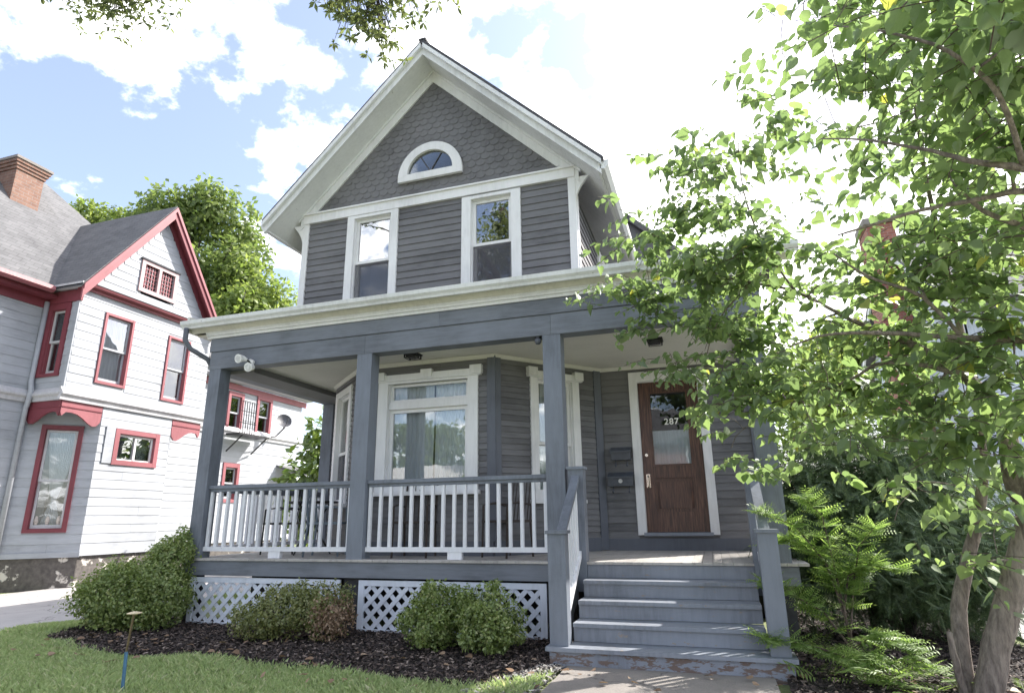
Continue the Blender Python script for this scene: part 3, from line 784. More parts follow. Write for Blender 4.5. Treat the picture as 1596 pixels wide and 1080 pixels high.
# front door
door = frame4(MB(F_door), DX0 + .008, DX1 - .008, DZ0 + .008, DZ1 - .008, .155, -.07, -.02, wb=.27, wt=.16)
door.box(DX0 + .163, DX1 - .163, -.07, -.021, 1.79, 1.97)
door.box(DX0 + .163, DX1 - .163, -.062, -.04, DZ0 + .26, 1.80)
dr = door.build('front_door', 'door_wood', HOUSE)
MB(F_door).hexa([(s, n, zz) for zz, k in ((1.37, 0), (1.74, 0)) for n, q in ((-.041, 0), (-.026, .035)) for s in (DX0 + .185 + q, DX1 - .185 - q)]).build('door_panel', 'door_wood', dr)
frame4(MB(F_door), DX0 + .155, DX1 - .155, 1.962, DZ1 - .16, .022, -.05, -.012).build('glass_bead', 'door_wood', dr)
pane(F_door, DX0 + .17, DX1 - .17, 1.975, DZ1 - .175, -.045, 'glass_door', dr)
wavy(F_door, DX0 + .17, DX1 - .17, 1.98, 2.47, -.060, .003, 9).build('glass_reflection_curtain', 'blind', dr, smooth=True)  # pale curtain whose brightness stands in for the reflection in the lower glass
MB(F_door).box(DX0 + .045, DX0 + .10, -.02, -.005, 1.66, 1.85).build('lock_plate', 'chrome', dr)
MB(F_door).tube([(DX0 + .072, .0, 1.83), (DX0 + .075, .05, 1.80), (DX0 + .075, .05, 1.68), (DX0 + .072, .0, 1.65)], .011, 6).build('handle', 'chrome', dr)
MB(F_door).tube([(DX0 + .072, -.02, 2.12), (DX0 + .072, .012, 2.12)], .022, 10).build('deadbolt', 'chrome', dr)
cv = bpy.data.curves.new('house_number', 'FONT'); cv.body = '287'; cv.size = .125; cv.extrude = .002; cv.offset = .002; cv.space_character = 1.15
tmp = bpy.data.objects.new('tmp_text', cv); COL.objects.link(tmp); bpy.context.view_layer.update()
me = bpy.data.meshes.new_from_object(tmp); bpy.data.objects.remove(tmp); me.name = 'house_number'; me.materials.clear(); me.materials.append(MAT['digits'])
nb = bpy.data.objects.new('house_number', me); link(nb, (6.255, 2.2 + .036, 2.555), dr); nb.rotation_euler = (R(90), 0, 0)
cs = MB(F_door); cs.box(DX0 - .115, DX0, 0, .045, DZ0 - .03, DZ1 + .15); cs.box(DX1, DX1 + .115, 0, .045, DZ0 - .03, DZ1 + .15); cs.box(DX0, DX1, 0, .042, DZ1, DZ1 + .15)
cs.box(DX0 - .012, DX0 + .006, -.12, -.001, DZ0, DZ1); cs.box(DX1 - .006, DX1 + .012, -.12, -.001, DZ0, DZ1); cs.box(DX0 + .006, DX1 - .006, -.12, -.001, DZ1 - .006, DZ1 + .01)
cs.build('door_casing', 'white_trim', HOUSE)
MB(F_door).box(DX0 - .03, DX1 + .03, -.12, .07, DZ0 - .042, DZ0 + .004).build('threshold', 'step_grey', HOUSE)
MB(F_door).box(DX0 - .1, DX1 + .1, -1.0, -.95, .9, 3.3).build('hall_wall', 'room_dark', HOUSE)

# ------------------------------------------------------------------ porch
PX0, PX1 = -.02, 7.56
fl = MB().box(PX0 + .03, PX1 - .03, .0, 3.0, ZF - .10, ZF - .028).build('porch_floor', 'floor_grey', HOUSE)
x = PX0 - .02
while x < PX1:
    y1 = 3.0 if x < .9 else (2.2 if x > 4 else 1.9)
    MB().box(x, x + .097, -.045 + random.uniform(-.004, .004), y1, ZF - .027, ZF + random.uniform(-.002, .001)).build('floor_board', 'floor_grey', fl, recalc=False); x += .10
MB().box(PX0, 5.29, -.02, .02, .60, ZF - .03).build('porch_fascia', 'beam_slate', HOUSE)
MB().box(PX0 - .01, PX0 + .03, .021, 3.0, .60, ZF - .03).build('porch_fascia', 'beam_slate', HOUSE)
MB().box(7.17, PX1, -.02, .02, .60, ZF - .03).build('porch_fascia', 'beam_slate', HOUSE)
MB().box(PX1 - .03, PX1 + .01, .021, 2.2, .60, ZF - .03).build('porch_fascia', 'beam_slate', HOUSE)
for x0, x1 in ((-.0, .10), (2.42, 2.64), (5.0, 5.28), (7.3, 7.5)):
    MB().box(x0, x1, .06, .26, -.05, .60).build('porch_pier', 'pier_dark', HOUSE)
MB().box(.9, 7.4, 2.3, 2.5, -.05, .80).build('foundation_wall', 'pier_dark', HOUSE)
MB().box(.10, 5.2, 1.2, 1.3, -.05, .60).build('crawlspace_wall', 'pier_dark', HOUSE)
# lattice panels
for x0, x1 in ((.12, 2.40), (2.66, 5.0)):
    z0, z1 = .0, .575; fw = .075
    lp = frame4(MB(), x0, x1, -.013, .013, fw, z0, z1) if False else MB()
    lp.box(x0, x0 + fw, .0, .03, z0, z1).box(x1 - fw, x1, .0, .03, z0, z1).box(x0 + fw, x1 - fw, .0, .03, z1 - fw * .85, z1).box(x0 + fw, x1 - fw, .0, .03, z0 - .01, z0 + fw * .5)
    P = lp.build('lattice_panel', 'lattice_white', HOUSE)
    a0, a1, c0, c1 = x0 + fw - .01, x1 - fw + .01, z0 + .02, z1 - fw * .8
    stp = .162
    for lay, sg in ((0, 1), (1, -1)):
        y = .012 + lay * .009
        k = a0 - (c1 - c0) - .05
        while k < a1 + (c1 - c0):
            # strip centre line x = k + sg*(z-c0) (or mirrored)
            pts = []
            xa = k if sg > 0 else k + (c1 - c0); xb = k + (c1 - c0) if sg > 0 else k
            za, zb = c0, c1
            if xa > xb: xa, xb, za, zb = xb, xa, zb, za
            dxz = (zb - za) / (xb - xa)
            if xa < a0: za += (a0 - xa) * dxz; xa = a0
            if xb > a1: zb -= (xb - a1) * dxz; xb = a1
            if xb - xa > .04:
                h = .036
                MB().hexa([(xa, y - .004, za - h), (xb, y - .004, zb - h), (xa, y + .004, za - h), (xb, y + .004, zb - h), (xa, y - .004, za + h), (xb, y - .004, zb + h), (xa, y + .004, za + h), (xb, y + .004, zb + h)]).build('slat', 'lattice_white', P, recalc=False)
            k += stp
# posts and beams
ZB = 3.41
for x0, w_ in ((.0, .20), (2.462, .221), (5.031, .221), (7.30, .21)):
    p = MB().box(x0, x0 + w_, .0, .20, ZF, ZB).build('porch_post', 'trim_slate', HOUSE)
MB().box(.0, .22, 2.82, 3.0, ZF, ZB).build('porch_post', 'trim_slate', HOUSE)
MB().box(.02, .20, .001, .0015, 1, 1.0001)
for xa, xb in ((-.005, 2.571), (2.574, 5.139), (5.142, 7.53)):
    MB().box(xa, xb, -.004 - random.uniform(0, .003), .20, ZB, 3.668).build('beam_board', 'beam_slate', HOUSE)
for xa, xb in ((-.015, 3.66), (3.663, 7.54)):
    MB().box(xa, xb, -.022 - random.uniform(0, .003), .20, 3.672, 3.93).build('beam_board', 'beam_slate', HOUSE)
for xa, xb in ((.0, .20), (7.33, 7.53)):
    y1 = 3.0 if xa < 1 else 2.19
    MB().box(xa, xb, .201, y1, ZB - .04, 3.70).build('side_beam', 'trim_slate', HOUSE)
    MB().box(xa - .01, xb + .01, .201, y1, 3.702, 3.93).build('side_beam', 'trim_slate', HOUSE)
MB().box(.201, .62, .202, 3.0, ZB - .045, ZC - .002).build('boxed_beam', 'siding_slate', HOUSE)
# ceiling
cl = MB().box(.05, 7.4, .201, 3.0, ZC + .016, ZC + .04).build('porch_ceiling', 'ceiling_white', HOUSE)
y = .21
while y < 2.95:
    MB().box(.2, 7.33, y, y + .083, ZC, ZC + .0155).build('ceiling_board', 'ceiling_white', cl, recalc=False); y += .087
def mould(fr, s0, s1): MB(fr).extr([(.0, ZC - .055), (.03, ZC - .05), (.06, ZC - .002), (.0, ZC - .002)], s0, s1).build('ceiling_moulding', 'ceiling_white', HOUSE)
mould(F_front, 2.06, 4.14); mould(F_ra, -.02, F_ra.L); mould(F_la, 0, F_la.L + .02); mould(F_door, 5.36, 7.33)
# cornice, gutter, porch roof
F_p = FR((0, 0), d=(1, 0))
GX0, GX1 = -.36, 7.95
MB(F_p).extr([(.024, 3.872), (.045, 3.866), (.055, 3.90), (.075, 3.905), (.085, 3.93), (.10, 3.945), (.10, 3.99), (.024, 3.99)], GX0 + .30, GX1 - .35).build('bed_moulding', 'white_trim', HOUSE)
MB(F_p).extr([(.024, 3.991), (.102, 3.951), (.115, 3.962), (.175, 4.03), (.195, 4.04), (.195, 4.075), (.024, 4.075)], GX0 + .05, GX1 - .05).build('crown_moulding', 'cream_gutter', HOUSE)
MB(F_p).extr([(.197, 4.095), (.197, 4.0), (.245, 3.99), (.258, 4.02), (.29, 4.05), (.30, 4.10), (.285, 4.10), (.278, 4.065), (.21, 4.01), (.21, 4.095)], GX0, GX1).build('porch_gutter', 'white_worn', HOUSE)
rf = MB(F_p).extr([(.25, 4.103), (.25, 4.118), (-.775, 4.40), (-.775, 4.30), (.19, 4.078)], GX0 + .02, GX1 - .02).build('porch_roof', 'roof_dark', HOUSE)
MB().box(.95, 5.30, .66, .779, 4.2, 4.42).build('roof_flashing', 'roof_dark', HOUSE)
m = MB(); m.hexa([(GX0 + .02, .775, 4.30), (.86, .775, 4.30), (GX0 + .02, 3.1, 4.30), (.86, 3.1, 4.30), (GX0 + .02, .775, 4.40), (.86, .775, 4.40), (GX0 + .02, 3.1, 4.40), (.86, 3.1, 4.40)]).build('porch_roof', 'roof_dark', HOUSE)
MB().hexa([(5.37, .775, 4.30), (GX1 - .02, .775, 4.30), (5.37, 2.6, 4.70), (GX1 - .02, 2.6, 4.70), (5.37, .775, 4.40), (GX1 - .02, .775, 4.40), (5.37, 2.6, 4.80), (GX1 - .02, 2.6, 4.80)]).build('porch_roof', 'roof_dark', HOUSE)
MB().box(GX0 + .02, GX0 + .06, -.19, 3.05, 3.96, 4.20).build('porch_eave_fascia', 'cream_gutter', HOUSE)
MB().box(GX0 + .061, -.016, .0, 3.0, 3.94, 3.96).build('porch_soffit', 'cream_gutter', HOUSE)
# downspout elbow at the left corner
MB().tube([(-.27, -.25, 4.0), (-.27, -.25, 3.82), (-.22, -.18, 3.70), (-.08, .02, 3.58), (-.05, .10, 3.45), (-.05, .10, .9), (-.05, .10, .3)], .036, 8).build('downspout', 'trim_slate_dark', HOUSE, smooth=True)
# railings
def railing(fr, s0, s1, n, nb, z_top=1.755, z_bot=.895, foot=True):
    m = MB(fr); m.box(s0, s1, n - .045, n + .045, z_top - .045, z_top); m.box(s0, s1, n - .02, n + .02, z_top - .085, z_top - .046)
    r_ = m.build('porch_railing', 'trim_slate', HOUSE)
    MB(fr).box(s0, s1, n - .03, n + .03, z_bot, z_bot + .055).build('bottom_rail', 'baluster_white', r_)
    for i in range(nb):
        s = s0 + .035 + (s1 - s0 - .07) * i / (nb - 1)
        MB(fr).box(s - .019, s + .019, n - .019, n + .019, z_bot + .056, z_top - .086).build('baluster', 'baluster_white', r_, recalc=False).rotation_euler = (random.uniform(-.004, .004), random.uniform(-.004, .004), random.uniform(-.06, .06))
    if foot:
        c = (s0 + s1) / 2 + .02; MB(fr).box(c - .09, c + .09, n - .035, n + .025, ZF + .002, z_bot - .001).build('rail_foot', 'baluster_white', r_)
railing(F_p, .205, 2.458, -.09, 17)
railing(F_p, 2.688, 5.028, -.09, 17)
railing(FR((.1, 2.8), (.1, .21)), .01, 2.58, .0, 18, foot=False)
railing(FR((7.42, .21), (7.42, 2.2)), .01, 1.95, .0, 13, foot=False)

# ------------------------------------------------------------------ steps
RISE, RUN = .162, .273
SX0, SX1 = 5.47, 7.15
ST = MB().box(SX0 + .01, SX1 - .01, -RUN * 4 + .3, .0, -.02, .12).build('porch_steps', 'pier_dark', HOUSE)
for k in range(1, 5):
    zt = ZF - k * RISE; y0 = -k * RUN - .03
    xa, xb = (SX0, SX1) if k < 4 else (5.27, 7.35)
    MB().box(xa, xb, y0, y0 + RUN + .035, zt - .034, zt).build('tread', 'step_grey', ST)
    MB().box(xa + (.0 if k < 4 else .03), xb - (.0 if k < 4 else .03), y0 + .032, y0 + .055, zt - RISE + (.003 if k < 4 else -.05), zt - .0345).build('riser', 'step_grey' if k < 4 else 'step_base', ST)
MB().box(SX0, SX1, -.022, -.002, ZF - RISE + .003, ZF - .03).build('riser', 'step_grey', ST)
MB().box(5.27 + .03, 5.27 + .055, -4 * RUN + .03, -3 * RUN, -.05, .127).build('step_side', 'step_grey', ST)
MB().box(7.35 - .055, 7.35 - .03, -4 * RUN + .03, -3 * RUN, -.05, .127).build('step_side', 'step_grey', ST)
for xa, xb, side in ((5.30, 5.468, 1), (7.152, 7.31, -1)):
    def newel(y0, y1, z0, z1):
        n_ = MB().box(xa, xb, y0, y1, z0, z1).build('newel', 'trim_slate', ST)
        MB().box(xa - .018, xb + .018, y0 - .018, y1 + .018, z1, z1 + .03).build('newel_cap', 'trim_slate', n_)
    newel(-1.06, -.91, .164, 1.125); newel(-.06, .10, ZF - .3, 1.79)
    xi = (xa + xb) / 2
    hz0, hz1 = 1.10, 1.72
    MB().hexa([(x_, y_, z_ + e) for e in (-.05, 0) for y_, z_ in ((-.908, hz0), (-.062, hz1)) for x_ in (xi - .045, xi + .045)]).build('handrail', 'trim_slate', ST)
    MB().hexa([(x_, y_, z_ + e) for e in (-.05, .02) for y_, z_ in ((-.908, .30), (-.062, .90)) for x_ in (xi - .035, xi + .035)]).build('lower_rail', 'baluster_white', ST)
    for i in range(7):
        t = (i + .5) / 7; y_ = -.908 + .846 * t
        MB().box(xi - .018, xi + .018, y_ - .018, y_ + .018, .30 + .6 * t + .018, hz0 + .62 * t - .052).build('baluster', 'baluster_white', ST, recalc=False)
    # stringer beside the treads
    MB().hexa([(x_, y_, z_) for zz in (0, 1) for y_, za, zb in ((-RUN * 4 + .06, -.02, .13), (-.02, .45, ZF - .04)) for x_ in ((xa + .02, xa + .06) if side > 0 else (xb - .06, xb - .02)) for z_ in ((za, zb)[zz],)]).build('stringer', 'step_grey', ST)

# ------------------------------------------------------------------ things on and around the porch
def seclight():
    o = empty('security_light', (.74, -.03, 3.45), 'white twin flood light on the porch beam beside the left post', 'light')
    MB().tube([(.76, -.024, 3.44), (.76, -.06, 3.44)], .05, 12).build('base', 'lamp_white', o)
    for dx, dz, tilt in ((-.08, .05, .2), (.09, -.09, -.5)):
        MB().tube([(.76, -.05, 3.44), (.76 + dx * .6, -.08, 3.44 + dz * .7)], .014, 6).build('arm', 'black_metal', o)
        h = MB().tube([(.76 + dx * .6, -.07, 3.44 + dz * .7 + .0), (.76 + dx, -.11, 3.44 + dz), (.76 + dx * 1.1, -.20, 3.44 + dz - .02)], [.025, .042, .064], 14).build('lamp_head', 'lamp_white', o, smooth=False)
        MB().tube([(.76 + dx * 1.1, -.2005, 3.44 + dz - .02), (.76 + dx * 1.1, -.206, 3.44 + dz - .021)], .045, 12).build('lens', 'badge_white', h)
seclight()
o = empty('porch_camera', (4.965, .02, 3.33), 'small dark camera under the porch beam beside the middle right post', 'camera')
MB().tube([(4.965, .04, 3.405), (4.965, .04, 3.385)], .038, 12).build('mount', 'black_metal', o)
MB().lathe(4.965, .04, [(.03, 3.384), (.042, 3.37), (.042, 3.345), (.028, 3.318), (.01, 3.312)], 14).build('housing', 'trim_slate_dark', o, smooth=True)
def ceiling_light(x, y, lab):
    o = empty('ceiling_light', (x, y, ZC - .09), lab, 'ceiling light', 'porch ceiling lights')
    MB().box(x - .10, x + .10, y - .10, y + .10, ZC - .02, ZC - .001).build('plate', 'black_metal', o)
    f = MB()
    for sx in (-1, 1):
        for sy in (-1, 1): f.box(x + sx * .081 - .008, x + sx * .081 + .008, y + sy * .081 - .008, y + sy * .081 + .008, ZC - .062, ZC - .021)
    f.box(x - .088, x + .088, y - .088, y - .074, ZC - .07, ZC - .0625); f.box(x - .088, x + .088, y + .074, y + .088, ZC - .07, ZC - .0625)
    f.box(x - .088, x - .074, y - .0735, y + .0735, ZC - .07, ZC - .0625); f.box(x + .074, x + .088, y - .0735, y + .0735, ZC - .07, ZC - .0625)
    f.build('cage', 'black_metal', o)
    MB().box(x - .068, x + .068, y - .068, y + .068, ZC - .058, ZC - .0215).build('glass_box', 'dark_lens', o)
ceiling_light(3.10, .36, 'dark caged porch ceiling light over the railing by the picture window')
ceiling_light(6.31, .80, 'dark caged porch ceiling light above the front door')
def mailbox(x0, x1, z0, z1, badge, lab):
    o = empty('mailbox', ((x0 + x1) / 2, 2.2 - .03, z0), lab, 'mailbox', 'mailboxes beside the door')
    n0 = .026
    MB(F_door).extr([(n0, z0), (.12, z0), (.13, z0 + (z1 - z0) * .62), (n0, z1 - .035)], x0, x1).build('body', 'mailbox_blue', o)
    MB(F_door).extr([(n0, z1 - .03), (.145, z0 + (z1 - z0) * .64), (.145, z0 + (z1 - z0) * .54), (.15, z0 + (z1 - z0) * .54), (.153, z0 + (z1 - z0) * .66), (n0, z1)], x0 - .008, x1 + .008).build('lid', 'mailbox_blue', o)
    for s in (x0 + .06, x1 - .06):
        MB(F_door).tube([(s, .05, z0 + .01), (s, .06, z0 - .07), (s, .10, z0 - .09), (s, .12, z0 - .06)], .009, 6).build('paper_hook', 'mailbox_blue', o)
    if badge: MB(F_door).tube([((x0 + x1) / 2, .128, z0 + (z1 - z0) * .35), ((x0 + x1) / 2, .134, z0 + (z1 - z0) * .35)], .03, 12).build('emblem', 'badge_white', o)
mailbox(5.47, 5.755, 2.06, 2.25, False, 'upper slate blue mailbox on the wall left of the door')
mailbox(5.415, 5.765, 1.69, 1.89, True, 'lower wider slate blue mailbox with a pale badge left of the door')
def metal_chair(x, y, rz, mat, lab, z=ZF):
    o = empty('porch_chair', (x, y, z), lab, 'chair', 'chairs on the porch')
    c, s = math.cos(rz), math.sin(rz)
    class F:
        def __call__(self, a, b, h): return Vector((x + a * c - b * s, y + a * s + b * c, z + h))
    f = F()
    MB(f).box(-.23, .23, -.22, .22, .41, .44).build('seat', mat, o)
    for sx in (-1, 1):
        MB(f).tube([(sx * .22, -.22, .0), (sx * .22, -.20, .62), (sx * .22, .0, .65), (sx * .22, .20, .62)], .014, 6).build('arm', mat, o)
        MB(f).tube([(sx * .21, .24, .0), (sx * .21, .20, .43), (sx * .21, .28, .92)], .014, 6).build('back_leg', mat, o)
    MB(f).tube([(-.21, .28, .92), (0, .285, .96), (.21, .28, .92)], .014, 6).build('top_rail', mat, o)
    for k in range(6):
        a = -.15 + .06 * k; MB(f).tube([(a, .205, .44), (a, .28, .93)], .007, 5).build('back_bar', mat, o)
metal_chair(.75, 1.0, -1.3, 'black_metal', 'dark metal chair behind the railing nearest the left post')
metal_chair(1.75, .62, 1.9, 'blue_chair', 'blue grey chair behind the railing beside the second post')
metal_chair(3.15, .48, .15, 'wicker', 'dark chair under the picture window seen through the railing')
metal_chair(4.35, .62, -.5, 'wicker', 'dark chair at the right end of the railing by the bay corner')
t_ = empty('bistro_table', (1.25, .95, ZF), 'round dark metal table between the chairs on the left of the porch', 'table')
MB().lathe(1.25, .95, [(.36, ZF + .70), (.37, ZF + .715), (.36, ZF + .73)], 24).build('table_top', 'black_metal', t_)
for k in range(3):
    a = k * 2.094 + .4
    MB().tube([(1.25 + .3 * math.cos(a), .95 + .3 * math.sin(a), ZF), (1.25 + .06 * math.cos(a), .95 + .06 * math.sin(a), ZF + .38), (1.25 + .25 * math.cos(a), .95 + .25 * math.sin(a), ZF + .70)], .012, 6).build('leg', 'black_metal', t_)
# garden stake light on the lawn
o = empty('garden_stake', (2.31, -2.79, 0), 'thin bronze and blue stake with a flat tan cap standing in the lawn', 'garden stake')
MB().tube([(2.316, -2.79, -.05), (2.306, -2.79, .15), (2.297, -2.79, .30)], .013, 8).build('lower_rod', 'blue_rod', o)
MB().tube([(2.2975, -2.79, .29), (2.309, -2.79, .45), (2.322, -2.79, .575)], .009, 8).build('upper_rod', 'bronze', o)
MB().lathe(2.322, -2.79, [(.010, .568), (.052, .578), (.056, .583), (.03, .591), (.005, .596)], 16).build('cap', 'cap_tan', o)

# ------------------------------------------------------------------ neighbour on the left
NG = empty('neighbour_house', (-8.5, 3.0, 0), 'white clapboard house with red trim, steep gable and brick chimney left of the driveway', 'house')
E_ = FR((-5.9, 0), d=(0, 1))
S_ = FR((-6.87, 2.15), (-5.9, 2.15))
A_ = FR((-6.87, 2.15), (-5.9, 3.08))
A2 = FR((-5.9, 4.94), (-6.87, 5.87))
M_ = FR((-6.87, 0), d=(0, 1))
EB = .19
W1 = (2.80, 3.435, 4.31, 5.83); W2 = (4.545, 5.125, 4.23, 5.77)
def nb(name, mat, fr, *b, **k): return MB(fr).box(*b).build(name, mat, NG, **k)
wall(NG, 'upper_wall', E_, 2.15, 5.85, 3.98, 6.22, [W1, W2], EB, 'ngb_siding', proud=.015, pad=.07)
for w_ in (W1, W2):
    window(NG, E_, *w_, cas=.055, cast=.055, casb=.06, mat='ngb_pink', sash='ngb_siding', gl='glass_ngb', sill=False, proud=.04,
           curtain=[(.02, .98, .02, .98, 'blind', 6)])
wall(NG, 'lower_wall', E_, 3.08, 4.94, .68, 3.78, [(3.56, 4.52, 2.63, 3.23)], EB, 'ngb_siding', proud=.015, pad=.07)
ww = window(NG, E_, 3.56, 4.52, 2.63, 3.23, cas=.11, cast=.10, casb=.10, mat='ngb_pink', sash='white_trim', gl='glass_ngb', sill=False, meet=2.645,
            curtain=[(.5, .98, .02, .98, 'blind', 9)])
nb('centre_mullion', 'white_trim', E_, 4.01, 4.06, -.06, -.015, 2.66, 3.2)
nb('sheathing_patch', 'ngb_siding', E_, 3.22, 3.44, .026, .036, 2.55, 3.36)
wall(NG, 'gable_wall', E_, 2.15, 5.85, 6.40, 8.72, [(3.52, 4.40, 6.76, 7.38)], EB, 'ngb_siding', proud=.015, lim=lambda z: (2.37 + max(0, z - 6.40) / 1.42 * 1.02, 5.58 - max(0, z - 6.40) / 1.42 * 1.02), pad=.08)
gm = MB(E_); gm.box(3.42, 3.52, 0, .045, 6.66, 7.47); gm.box(4.40, 4.50, 0, .045, 6.66, 7.47); gm.box(3.52, 4.40, 0, .042, 7.38, 7.47); gm.box(3.52, 4.40, 0, .042, 6.66, 6.76); gm.box(3.92, 4.00, -.03, .042, 6.76, 7.38)
gw2 = gm.build('attic_window', 'ngb_palepink', NG)
MB(E_).box(3.38, 4.54, 0, .07, 7.475, 7.50).build('cap', 'roof_dark', gw2)
for a, b in ((3.52, 3.92), (4.00, 4.40)):
    mm = MB(E_)
    for k in range(1, 5): mm.box(a + (b - a) * k / 5 - .008, a + (b - a) * k / 5 + .008, -.03, -.008, 6.76, 7.38)
    for k in range(1, 6): mm.box(a, b, -.032, -.010, 6.76 + .62 * k / 6 - .008, 6.76 + .62 * k / 6 + .008)
    mm.build('muntin_grid', 'ngb_pink', gw2)
    pane(E_, a, b, 6.76, 7.38, -.036, 'glass_ngb', gw2)
    MB(E_).box(a, b, -.30, -.28, 6.70, 7.42).build('interior', 'room_dark', gw2)
# frieze and belt
nb('frieze', 'ngb_pink', E_, 2.10, 5.90, .0, .05, 6.22, 6.30)
MB(E_).extr([(.0, 6.30), (.16, 6.30), (.18, 6.34), (.0, 6.42)], 2.06, 5.94).build('gable_ledge', 'ngb_pink', NG)
MB(E_).extr([(.0, 6.422), (.17, 6.345), (.19, 6.352), (.0, 6.44)], 2.08, 5.92).build('ledge_roof', 'roof_dark', NG)
for fr_, s0, s1 in ((E_, 2.05, 5.95), (S_, -.0, 1.0), (M_, -8.0, 2.15), (M_, 5.9, 11.4)):
    MB(fr_).extr([(.0, 3.76), (.05, 3.76), (.06, 3.84), (.11, 3.88), (.11, 3.92), (.02, 4.03), (.0, 4.03)], s0, s1).build('belt_course', 'ngb_grey_trim', NG)
# south face of the overhanging corner
wall(NG, 'south_wall', S_, .0, .97, 3.98, 6.05, [(.20, .62, 4.36, 5.80)], EB, 'ngb_siding', proud=.015, pad=.09)
window(NG, S_, .20, .62, 4.36, 5.80, cas=.12, cast=.14, casb=.07, mat='ngb_red', sash='ngb_grey_trim', gl='glass_ngb', sill=False, curtain=[(.02, .98, .5, .98, 'blind', 5)])
nb('south_frieze', 'ngb_red', S_, .0, 1.02, .0, .05, 5.95, 6.22)
nb('corner_board', 'ngb_siding', S_, .88, .975, .0, .034, 4.0, 5.95)
# chamfered lower corner
wall(NG, 'corner_wall', A_, .0, A_.L, .68, 3.78, [(.40, .98, 1.17, 3.22)], EB, 'ngb_siding', proud=.015, pad=.08)
cw = window(NG, A_, .40, .98, 1.17, 3.22, cas=.085, cast=.09, casb=.075, mat='ngb_red', sash='ngb_grey_trim', gl='glass_soft', sill=False, meet=2.15)
wavy(A_, .42, .96, 1.75, 3.2, -.30, .015, 12, pinch=lambda t: .16 + .84 * min(1, t * 1.15) ** .8).build('curtain', 'curtain', cw, smooth=True)
wavy(A_, .50, .88, 1.2, 1.75, -.30, .012, 6, pinch=lambda t: 1.0 - .75 * t).build('curtain', 'curtain', cw, smooth=True)
for k in range(3):
    v_ = A_(.50 + .19 * k, -.10, 0); MB().lathe(v_.x, v_.y, [(.03, 1.26), (.045, 1.33), (.03, 1.40), (.02, 1.43)], 10).build('vase', 'pot', cw)
wall(NG, 'corner_wall', A2, .0, A2.L, .68, 3.78, [], EB, 'ngb_siding', proud=.015, boards='stuff')
# scalloped brackets under the overhang
def scallop(fr, s0, s1, z1, dep, n0, n1, flip=False):
    pts = [(s0, z1), (s1, z1)]
    L = s1 - s0; prof = [(1, .55), (.98, .8), (.90, .98), (.80, 1.0), (.68, .88), (.55, .70), (.40, .55), (.25, .50), (.12, .52), (.04, .70), (0, .55)]
    if flip: prof = [(1 - a, b) for a, b in prof][::-1]
    pts += [(s0 + L * a, z1 - dep * b) for a, b in prof]
    o_ = MB(fr).prism(pts, n0, n1).build('corner_bracket', 'ngb_pink' if fr is E_ else 'ngb_red', NG)
    MB(fr).box(s0, s1, n1, n1 + .015, z1 - dep * .30, z1 - dep * .25).build('moulding', 'ngb_red', o_)
scallop(E_, 2.15, 3.06, 3.757, .46, -.03, .012)
scallop(S_, .02, .965, 3.757, .46, -.03, .012, True)
scallop(E_, 4.96, 5.85, 3.757, .52, -.03, .012, True)
nb('overhang_soffit', 'ngb_siding', W, -6.86, -5.91, 2.16, 5.84, 3.80, 3.85)
# foundation
for fr_, s0, s1 in ((A_, 0, A_.L), (E_, 3.08, 4.94), (A2, 0, A2.L), (M_, -8, 2.15), (M_, 5.87, 11.3)):
    nb('foundation', 'peeling_foundation', fr_, s0, s1, -.2, -.02, -.05, .675)
nb('water_table', 'ngb_siding', A_, -.02, A_.L + .02, -.01, .045, .60, .70)
nb('water_table', 'ngb_siding', E_, 3.07, 4.95, -.01, .040, .62, .70)
# main block east wall, forward and rear
wall(NG, 'main_wall', M_, -1.6, 2.15, .68, 6.05, [], EB, 'ngb_siding', proud=.015)
nb('main_wall_front', 'ngb_siding', M_, -8.0, -1.6, -.12, .005, .68, 6.05)
RW = [(9.10, 9.62, 3.98, 5.05), (7.85, 8.30, 3.95, 4.98), (7.95, 8.42, 1.9, 2.83)]
wall(NG, 'rear_wall', M_, 5.85, 11.3, .68, 5.15, RW, EB, 'ngb_siding', proud=.015, pad=.08)
for w_ in RW:
    window(NG, M_, *w_, cas=.10, cast=.12, casb=.09, mat='ngb_pink', sash='ngb_siding', gl='glass_ngb', sill=False, curtain=[(.02, .98, .4, .98, 'blind', 5)])
nb('rear_frieze', 'ngb_pink', M_, 5.85, 11.5, .0, .05, 5.15, 5.34)
MB(M_).extr([(.0, 5.36), (.34, 5.40), (.36, 5.50), (.0, 5.50)], 5.85, 11.6).build('rear_eave', 'ngb_siding', NG)
MB(M_).extr([(.40, 5.50), (.40, 5.54), (-3.0, 8.0), (-3.0, 7.96)], 5.85, 11.7).build('rear_roof', 'roof_grey', NG)
MB(M_).box(11.18, 11.3, -6, -.12, 0, 5.3).build('rear_end_wall', 'ngb_siding', NG)
# lean-to roof at the back corner
MB(M_).extr([(.02, 3.05), (1.15, 2.72), (1.15, 2.66), (.02, 2.97)], 10.2, 12.4).build('lean_to_roof', 'roof_grey', NG)
MB(M_).tube([(1.05, 0, 0), (1.05, 0, .01)], .001, 3) 
MB(M_).box(10.3, 10.4, .95, 1.05, 0, 2.68).build('lean_to_post', 'ngb_siding', NG)
# downspout at the inner corner
MB().tube([(-6.80, 2.06, .75), (-6.80, 2.06, 3.6), (-6.72, 2.03, 3.78), (-6.70, 2.03, 4.0), (-6.80, 2.06, 4.2), (-6.80, 2.06, 6.0)], .05, 8).build('downspout', 'ngb_siding', NG, smooth=True)
